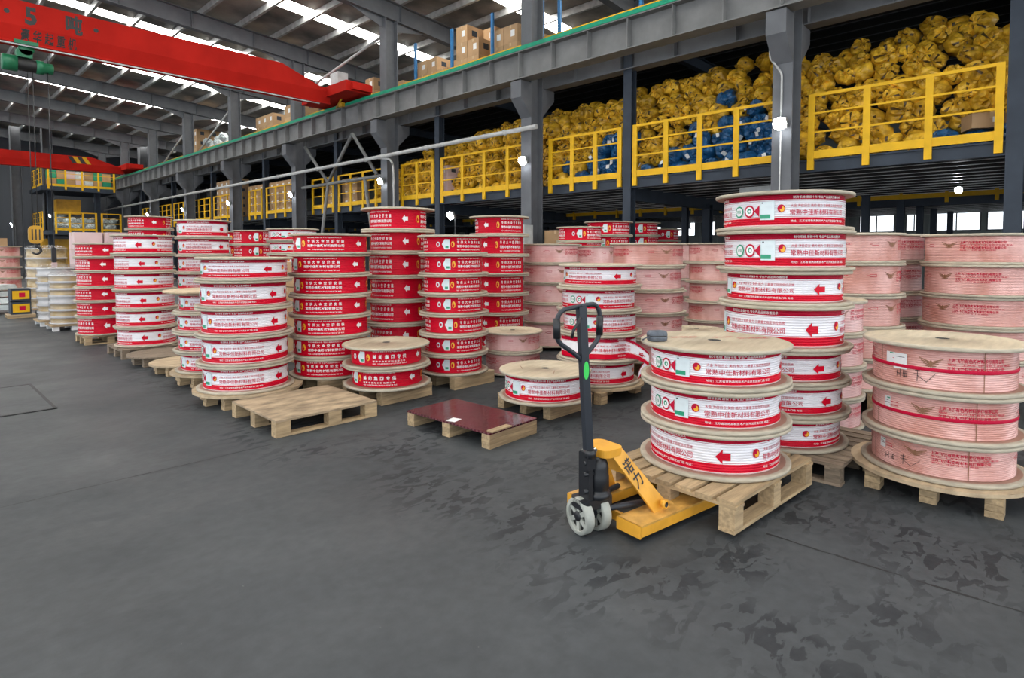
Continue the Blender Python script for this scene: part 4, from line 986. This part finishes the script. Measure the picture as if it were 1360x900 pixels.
# blue rack uprights on the upper deck
rk = MB(); rk.box(-.03, -.04, 0, .03, .04, 1.35)
for q in range(9): rk.box(-.034, -.015, .08 + .14 * q, -.028, .015, .13 + .14 * q)
RK = rk.mesh('rack_upright', 'blue')
for i, (y, l) in enumerate(((14.85, 'left of the carton blocks'), (13.15, 'left edge of the tallest block'), (11.5, 'before the block nearest the column'), (9.75, 'right of the upper column, left one'), (9.2, 'right of the upper column, right one'), (6.95, 'left of the upper yellow sacks'))):
    tag(ob('rack_upright', RK, None, (11.32, y, UZ)), 'blue steel rack upright standing ' + l, 'rack')
for i in range(12):
    o = ob('yellow_sack', SY[i % 8], None, (11.75 + .3 * (i % 2), 3.7 + .28 * i, UZ + .27 + .2 * (i % 3)), (random.uniform(-.6, .6), .3, random.uniform(-.6, .6)), (1.1, 1.1, 1.1)); o.data = o.data
    tag(o, f'{ORD[i].replace("topmost", "first") if i < 9 else ["tenth", "eleventh", "twelfth"][i - 9]} yellow sack from the right on the upper deck', 'sack', 'yellow sacks on the upper deck')
for i in range(9):
    o = ob('pale_sack', SW[i % 3], None, (11.7 + .2 * (i % 2), 30.2 + .35 * i, UZ + .25 + .22 * (i % 3)), (random.uniform(-.6, .6), .3, random.uniform(-.6, .6)), (1.3, 1.3, 1.2))
    tag(o, f'{ORD[i].replace("topmost", "first")} pale sack from the right on the far upper deck', 'sack', 'pale sacks on the upper deck')
# cabinet and goods at the column foot
t = thing('electrical_cabinet', 'pale steel electrical cabinet at the foot of the second column', 'cabinet', (10.15, 9.42, 1.25))
ob('body', boxmesh(.3, .56, .86, 'cabinet'), t, (0, 0, .43)); ob('door', boxmesh(.02, .50, .78, 'cabinet'), t, (-.16, 0, .43)); ob('handle', boxmesh(.02, .02, .09, 'black'), t, (-.178, -.2, .45)); ob('stand', boxmesh(.2, .4, 1.25, 'steel'), t, (0, 0, -.625))
for k in range(4): carton(10.9, 8.75, k * .5, .6, .6, .49, f'brown carton stacked beside the pale cabinet, {ORD[3 - k]}', .1, 'card', 'cartons beside the cabinet', False)
for k in range(4): carton(3.95, 7.75, .0 + k * .34, .5, .5, .33, f'brown carton {ORD[3-k]} in the pile left of the seven-high red stack', .1, 'card', None, False)
for k in range(5):
    for q in range(2): carton(3.05 + .55 * q, 16.0 - .3 * q, k * .385, .52, .52, .38, f'pale pinkish carton, {ORD[4-k]} in the {["left", "right"][q]} pile behind the leftmost red stack', 0, 'card_pink', None, False)

tag(ob('wrapped_crate', boxmesh(.7, .7, 2.78, 'cabinet'), None, (12.2, 4.62, 1.39)), 'tall pale wrapped crate under the mezzanine behind the tallest white stack', 'crate')
# ------------------------------------------------------------------ lamps
def floodlight(x, y, z, label, e=22., arm=None, sz=1.):
    t = thing('floodlight', label, 'lamp', (x, y, z)); t.scale = (sz, sz, sz)
    b = MB(); b.box(-.03, -.10, -.09, .03, .10, .09); b.box(.03, -.07, -.06, .06, .07, .06); ob('housing', b.mesh('lamp_housing', 'steel_light'), t, rot=(0, -.35, 0))
    b = MB(); b.lathe([(0, 0), (.09, 0), (.105, .012), (.105, .03), (0, .03)], 20, M=Matrix.Translation((-.03, 0, 0)) @ Matrix.Rotation(-pi / 2, 4, 'Y')); ob('lens', b.mesh('lamp_lens', 'lampglass'), t, rot=(0, -.35, 0))
    b = MB(); b.path([(.04, 0, 0), *(arm or [(.10, 0, .02)])], .014, 6); ob('arm', b.mesh('lamp_arm', 'steel'), t)
    l = bpy.data.lights.new('floodlight_light', 'SPOT'); l.energy = e; l.color = (.9, .95, 1); l.shadow_soft_size = .07; l.spot_size = radians(150); l.spot_blend = .6
    lo = bpy.data.objects.new('floodlight_light', l); C.objects.link(lo); lo.parent = t; lo.location = (-.06, 0, -.02); lo.rotation_euler = (0, radians(55), 0)
for i, l in enumerate(['on the nearest grey column', 'on the column beside the pale cabinet', 'on the column behind the red stacks', 'on the fourth column along the beam', 'on the fifth column along the beam', 'on the sixth column along the beam', 'on the seventh column along the beam']):
    floodlight(10.28, COLY[i + 2] - .02, 3.62, 'small white lit floodlight ' + l)
floodlight(14.9, 1.78, 2.74, 'small white lit floodlight under the mezzanine at right', 8, [(.06, 0, .25)], .62)
floodlight(10.2, 11.9, 2.45, 'small lit floodlight under the mezzanine left of the slim stack', 4, [(.12, 0, 0), (.12, 0, -2.45)])
floodlight(4.9, 43.6, 3.05, 'lit floodlight on the end wall column at far left', 30, [(.12, 0, 0), (.12, 0, -3.05)])
floodlight(6.6, 43.3, 3.6, 'lit floodlight beside the far stacked decks', 15, [(.12, 0, 0), (.12, 0, -3.6)])

# conduit, pipe, braces
b = MB(); b.path(rc([(10.355, 3.86, 5.40), (10.355, 3.86, 4.75), (10.355, 3.66, 4.45), (10.355, 3.66, 3.75)], .06), .018, 8); b.path([(10.355, 3.66, 3.5), (10.355, 3.68, 0.02)], .012, 8)
tag(ob('conduit', b.mesh('conduit', 'pipe')), 'pale bent conduit running down the nearest column', 'conduit')
b = MB(); b.path(rc([(10.30, 15.4, 4.32), (10.30, 14.7, 4.22), (10.30, 14.6, 3.9), (10.30, 14.6, .02)], .2), .03, 8)
tag(ob('conduit', b.mesh('conduit', 'pipe')), 'pale conduit curving down beside the third column', 'conduit')
b = MB(); b.path([(10.26, 9.0, 4.34), (10.26, 48, 4.34)], .055, 10)
for k in range(12): b.path([(10.26, 10 + 3 * k, 4.34), (10.26, 10.02 + 3 * k, 4.34)], .075, 10)
for k in COLY[3:9]: b.path([(10.26, k, 4.34), (10.385, k, 4.34)], .02, 6)
tag(ob('overhead_pipe', b.mesh('overhead_pipe', 'pipe')), 'long pale pipe running along the columns', 'pipe')
t = thing('cross_brace', 'grey tubular cross brace between two columns under the crane beam', 'brace', (10.6, 18, 0))
for (y0, z0, y1, z1) in ((15.45, 3.85, 20.75, 3.85), (20.5, 5.3, 18.9, 3.9), (17.3, 5.35, 18.9, 3.9), (17.3, 5.35, 15.9, 3.9), (18.9, 3.85, 19.9, .0), (16.6, 3.85, 15.75, .0)):
    b = MB(); b.path([(0, y0 - 18, z0), (0, y1 - 18, z1)], .055, 8); ob('tube', b.mesh('brace_tube', 'steel_light'), t)
# long diagonal stays above the deck
for (p, q, l) in (((10.9, 15.6, 8.3), (9.9, 18.6, 7.0), 'pale diagonal stay rising from the near crane end'), ((10.9, 27.2, 8.2), (10.9, 32.4, 6.4), 'far diagonal stay between upper columns'), ((10.9, 32.6, 8.2), (10.9, 37.8, 6.4), 'farther diagonal stay between upper columns')):
    b = MB(); b.path([p, q], .04, 8); tag(ob('diagonal_stay', b.mesh('diagonal_stay', 'pipe')), l, 'brace')

# ------------------------------------------------------------------ overhead cranes
def crane(name, label, y, zb, h, x0, x1, big):
    t = thing(name, label, 'crane', (0, y, zb))
    hw = .24; low = .36
    sec = lambda top: [(-.18, .0), (.18, .0), (.18, .04), (.13, .04), (hw, low), (hw, top), (-hw, top), (-hw, low), (-.13, .04), (-.18, .04)]
    b = MB(); S = []
    for x, top in ((x0, h), (x1 - 1.3, h), (x1 - .1, h * .52), (x1 + .25, h * .50)): S.append([(x, yy_, zz) for yy_, zz in sec(top)])
    loft(b, S, smooth=False); ob('girder', b.mesh('crane_girder', 'crane_red'), t)
    b = MB(); b.box(x1 + .1, -1.35, .20, x1 + .95, 1.35, .50); b.box(x1 + .25, -1.5, .24, x1 + .9, -1.35, .44); b.box(x1 + .25, 1.35, .24, x1 + .9, 1.5, .44); ob('end_carriage', b.mesh('end_carriage', 'crane_red'), t)
    for s in (-1.1, 1.1):
        b = MB(); b.lathe([(0, -.05), (.14, -.05), (.16, -.06), (.14, -.05), (.14, .05), (.16, .06), (0, .06)], 20, M=Matrix.Translation((10.2 + 0, s, .325)) @ Matrix.Rotation(pi / 2, 4, 'Y')); ob('crane_wheel', b.mesh('crane_wheel', 'rust'), t)
    return t
cr = crane('overhead_crane', 'near red overhead travelling crane with lettering', 17.0, 6.03, .90, -12, 9.3, True)
b = MB(); yv = -.2435
flat_text(b, '5', (2.22, yv, .62), (1, 0, 0), (0, 0, 1), .21, .46, 0, .045); flat_text(b, '吨', (2.94, yv, .62), (1, 0, 0), (0, 0, 1), .32, .40, 0, .04)
sl = Vector((0, -.11, .32)).normalized()
flat_text(b, '豪 华 起 重 机', (2.15, -.187, .20), (1, 0, 0), tuple(sl), 1.0, .25, 0, .022)
ob('lettering', b.mesh('crane_lettering', 'crane_or_shade'), cr)
b = MB()
for xx in (1.92, 3.52):
    P = [(xx + .05 * cos(2 * pi * i / 16), .62 + .05 * sin(2 * pi * i / 16)) for i in range(16)]; b.prism(P, lambda u, v: (u, -.2425, v), lambda u, v: (u, -.23, v))
ob('lifting_hole', b.mesh('lifting_hole', 'crane_or_shade'), cr)
b = MB(); b.box(9.6, -.55, .42, 9.95, -.1, .95); k = ob('control_box', b.mesh('control_box', 'cabinet'), cr); k['label'] = 'pale control box'
b = MB(); b.bar((-12, -.16, -.03), (9.2, -.16, -.03), .03, .03); ob('cable_track', b.mesh('cable_track', 'galv'), cr)
b = MB(); b.path([(9.85, -.4, .25), (9.97, .2, .02)], .03, 6); b.box(9.90, -.25, .0, 10.01, -.05, .12); ob('current_collector', b.mesh('current_collector', 'hook_y'), cr)
t = thing('wire_rope_hoist', 'green wire rope hoist with ochre hook under the near crane', 'hoist', (2.25, 17.0, 5.62))
b = MB(); b.lathe([(0, -.42), (.16, -.42), (.17, -.40), (.17, -.16), (0, -.16)], 24, M=Matrix.Rotation(pi / 2, 4, 'Y')); ob('gearbox', b.mesh('gearbox', 'hoist'), t)
b = MB(); 
pr = [(0, -.16)]
for i in range(13): pr += [(.125, -.16 + .026 * i), (.14, -.16 + .026 * i + .013)]
pr += [(0, .17)]
b.lathe(pr, 24, M=Matrix.Rotation(pi / 2, 4, 'Y')); ob('rope_drum', b.mesh('rope_drum', 'crane_or_shade'), t)
b = MB(); b.lathe([(0, .17), (.15, .17), (.15, .30), (.12, .31), (.12, .46), (.09, .48), (0, .48)], 24, M=Matrix.Rotation(pi / 2, 4, 'Y')); ob('motor', b.mesh('hoist_motor', 'hoist'), t)
b = MB(); b.box(-.18, -.12, .14, .10, .12, .30); b.lathe([(0, -.16), (.14, -.16), (.14, .02), (0, .02)], 20, M=Matrix.Translation((0, -.1, .33)) @ Matrix.Rotation(pi / 2, 4, 'X')); b.box(-.22, -.2, .40, .2, -.17, .48); ob('trolley', b.mesh('hoist_trolley', 'hoist'), t)
b = MB()
for s in (-.045, .045): b.path([(.06 + s, 0, -.1), (.06 + s, 0, -3.62)], .008, 6)
ob('rope', b.mesh('hoist_rope', 'crane_or_shade'), t)
b = MB(); b.prism(rrect(.26, .40, .10), lambda u, v: (u + .06, -.05, v - 3.74), lambda u, v: (u + .06, .05, v - 3.74))
hb = ob('hook_block', b.mesh('hook_block', 'hook_y'), t); hb['label'] = 'ochre hook block'
b = MB()
for s in (-.065, .0, .065): b.box(.06 + s - .012, -.054, -3.86, .06 + s + .012, -.049, -3.62)
ob('sheave_slot', b.mesh('sheave_slot', 'crane_or_shade'), hb)
b = MB(); P = [(.06, 0, -3.92), (.06, 0, -4.0)]
for i in range(10):
    a = radians(90 - 26 * i); P.append((.06 + .085 * cos(a), 0, -4.09 + .085 * sin(a)))
b.path(P, .03, 8, rs=[.03, .03] + [.034 - .0016 * i for i in range(10)]); ob('hook', b.mesh('hook', 'crane_or_shade'), hb)
t = thing('crane_pendant', 'black crane control pendant hanging on its cable at left', 'pendant', (2.62, 16.95, 1.42))
b = MB(); b.prism(rrect(.09, .34, .03), lambda u, v: (u, -.04, v), lambda u, v: (u, .04, v)); ob('body', b.mesh('pendant_body', 'black'), t)
b = MB(); b.path([(0, 0, .16), (0, 0, 4.6)], .01, 6); ob('cable', b.mesh('pendant_cable', 'black'), t)
ob('tag', boxmesh(.11, .01, .14, 'card_pink'), t, (0, -.02, -.24))
c2 = crane('overhead_crane', 'far red overhead travelling crane with yellow black stripes', 41.0, 6.08, .78, -8, 9.5, False)
b = MB()
for k in range(4): 
    x = 8.35 - 1.3 + .22 * k; b.prism([(x, .74), (x + .2, .74), (x + .42, .38), (x + .22, .38)], lambda u, v: (u, -.246, v), lambda u, v: (u, -.238, v), k % 2)
ob('warning_stripe', b.mesh('warning_stripe', 'crane_or_shade', 'yellow'), c2)

# ------------------------------------------------------------------ far stacked decks across the end of the hall
def box_deck(z, x0, x1, y0, label):
    b = MB(); b.box(x0, y0, z - .25, x1, y0 + 4, z); return st('cross_deck', b.mesh('cross_deck', 'steel_dark'), label, 'deck')
box_deck(5.40, 6.3, 10.0, 44, 'upper cross deck at the end of the hall'); box_deck(2.78, 6.3, 10.4, 44, 'lower cross deck at the end of the hall')
def xrail(x0, x1, y, z, label):
    t = railing(0, x1 - x0, 0, 0, label); t.location = (x0, y, z); t.rotation_euler = (0, 0, -pi / 2); return t
xrail(6.6, 10.0, 44, 5.4, 'yellow railing on the upper cross deck under the far crane'); xrail(6.9, 9.0, 44, 2.78, 'yellow railing on the lower cross deck, left part'); xrail(9.2, 10.3, 44, 2.78, 'yellow railing on the lower cross deck, right part')
for z, l in ((5.4, 'upper'), (2.78, 'lower')):
    t = railing(0, 3.5, 0, 0, f'pale yellow side railing of the {l} cross deck'); t.location = (6.35, 44.1, z)
for xx, l in ((6.75, 'left'), (9.1, 'right')): st('mezzanine_post', PST, f'dark {l} post of the far cross decks', 'post', loc=(xx, 44.3, 0), scale=(1.4, 1.4, .9))
cols = ['card', 'p_green', 'card', 'card_pink', 'sack_w']
for i in range(7):
    for k in range(2):
        carton(6.9 + .46 * i, 44.75, 5.401 + .5 * k, .44, .5, .49, f'{["brown", "green", "brown", "pale", "whitish"][(i + k) % 5]} carton, {NUM[i]} from the left, {["lower", "upper"][k]}, on upper cross deck', 0, cols[(i + k) % 5], 'cartons on the upper cross deck', False)
for i in range(26):
    o = ob('pale_sack', SW[i % 3], None, (6.95 + .27 * (i % 12) + .1 * (i // 12), 44.6 + .15 * (i // 12), 3.0 + .36 * (i // 12) + .1 * (i % 2)), (random.uniform(-.5, .5), random.uniform(-.5, .5), 1.57 + random.uniform(-.5, .5)), (1.2, 1.2, 1.0))
    tag(o, f'{NUM[i % 12]} pale sack from the left in {["bottom", "middle", "top"][i // 12]} row, lower cross deck', 'sack', 'pale sacks on the lower cross deck')
carton(7.7, 45, 1.0 + 2.79, 1.2, .8, .9, 'ochre crate behind the pale sacks on the lower cross deck', 0, 'hook_y', None, False)
carton(7.3, 45.2, .0, 1.8, .8, 2.3, 'tall ochre crate under the lower cross deck', 0, 'hook_y', None, False)
# ------------------------------------------------------------------ wrapped coils at far left
def wrapped(desc, x, y, D, n, z0, z1, mats, skirt):
    t = thing('wrapped_coil_stack', desc, 'coil stack', (x, y, 0))
    ob('pallet', boxmesh(D * 1.05, D * 1.05, .03, 'wood'), t, (0, 0, z0 - .02))
    for a in (-1, 1):
        for c in (-1, 0, 1): ob('block', boxmesh(.1, .1, z0 - .036, 'paper'), t, (c * D * .42, a * D * .42, (z0 - .036) / 2))
    H = (z1 - z0) / n
    for i in range(n):
        b = MB(); r = D / 2
        b.lathe([(.05, 0), (r, 0), (r, .018), (r * .93, .02), (r * .93, H - .02), (r, H - .018), (r, H), (.05, H)], 32, [1, 1, 1, 0, 1, 1, 1]); ob('coil', b.mesh('wrapped_coil', mats[i % len(mats)], 'silver'), t, (0, 0, z0 + i * H))
    b = MB(); r = D / 2 * 1.02; pr = []
    for i in range(n): pr += [(r, z0 + i * H + .01), (r * .975, z0 + i * H + H * .5)]
    pr += [(r, z1), (r * .8, z1 + .07), (.06, z1 + .08)]; b.lathe(pr, 32)
    k = ob('stretch_film', b.mesh('stretch_film', 'clear'), t); k['label'] = 'clear stretch film wrapped round the coils'
    return t
wrapped('seven amber coils wrapped in clear film on a white-footed pallet', 2.42, 14.15, .68, 7, .12, 1.05, ['amber', 'amber', 'amber', 'silver'], True)
wrapped('second film wrapped coil stack just behind the amber one', 2.40, 15.25, .70, 7, .12, 1.16, ['silver', 'amber'], True)
wrapped('tall amber coil stack behind the wrapped ones', 2.72, 18.6, .84, 6, .12, 1.58, ['amber'], True)
wrapped('amber coil stack right of the tall amber one', 3.75, 18.9, .84, 6, .12, 1.58, ['amber'], True)
wrapped('amber coil stack farthest right behind the leftmost red stack', 4.65, 18.6, .80, 6, .12, 1.55, ['amber', 'silver'], True)
for i in range(2):
    t = thing('yellow_box', f'dark box with yellow labelled front, {["lower", "upper"][i]} of two at the left edge', 'box', (2.05, 17.5, .08 + .30 * i))
    ob('case', boxmesh(.36, .4, .28, 'steel_dark'), t, (0, 0, .14)); ob('label_panel', boxmesh(.30, .01, .19, 'yellow'), t, (0, -.203, .14)); ob('red_mark', boxmesh(.11, .004, .10, 'p_red'), t, (.02, -.209, .14))
runner_pallet('pallet under the two yellow labelled boxes', 2.05, 17.5, .5, .5, .078, 'ply')
stack('in the dull stack cut by the left edge', 2.25, 22.3, .9, zl(.14, 1.66, 5), 'copper', 0, .9)
for k in range(4):
    b = MB(); 
    P = [(-.5, -.3), (.5, -.34), (.52, .3), (-.48, .33)]; b.prism(P, lambda u, v: (u + .02 * k, v, .10 + .16 * k), lambda u, v: (u, v + .03 * (k % 2), .22 + .16 * k))
    tag(ob('flat_bundle', b.mesh('flat_bundle', 'sack_w'), None, (1.55, 18.9, 0), (0, 0, .2 * k)), f'film wrapped flat bundle, {ORD[3-k]} in the pale heap at the left edge', 'bundle')
carton(2.3, 26.2, 0, .9, .9, 1.95, 'tall brown carton at the left edge behind the reels', 0, 'card', None, False)
b = MB(); b.box(-.9, -.72, .0, .22, .72, .006); t = tag(ob('floor_hatch', b.mesh('floor_hatch', 'floor', 'joint'), None, (.82, 7.72, .0)), 'flush rectangular floor cover at left', 'hatch')
b = MB(); b.box(-.92, -.75, .0, .24, -.72, .008); b.box(-.92, .72, .0, .24, .75, .008); b.box(.22, -.75, .0, .245, .75, .008); ob('hatch_frame', b.mesh('hatch_frame', 'joint'), t)
# crumbs and straw on the floor
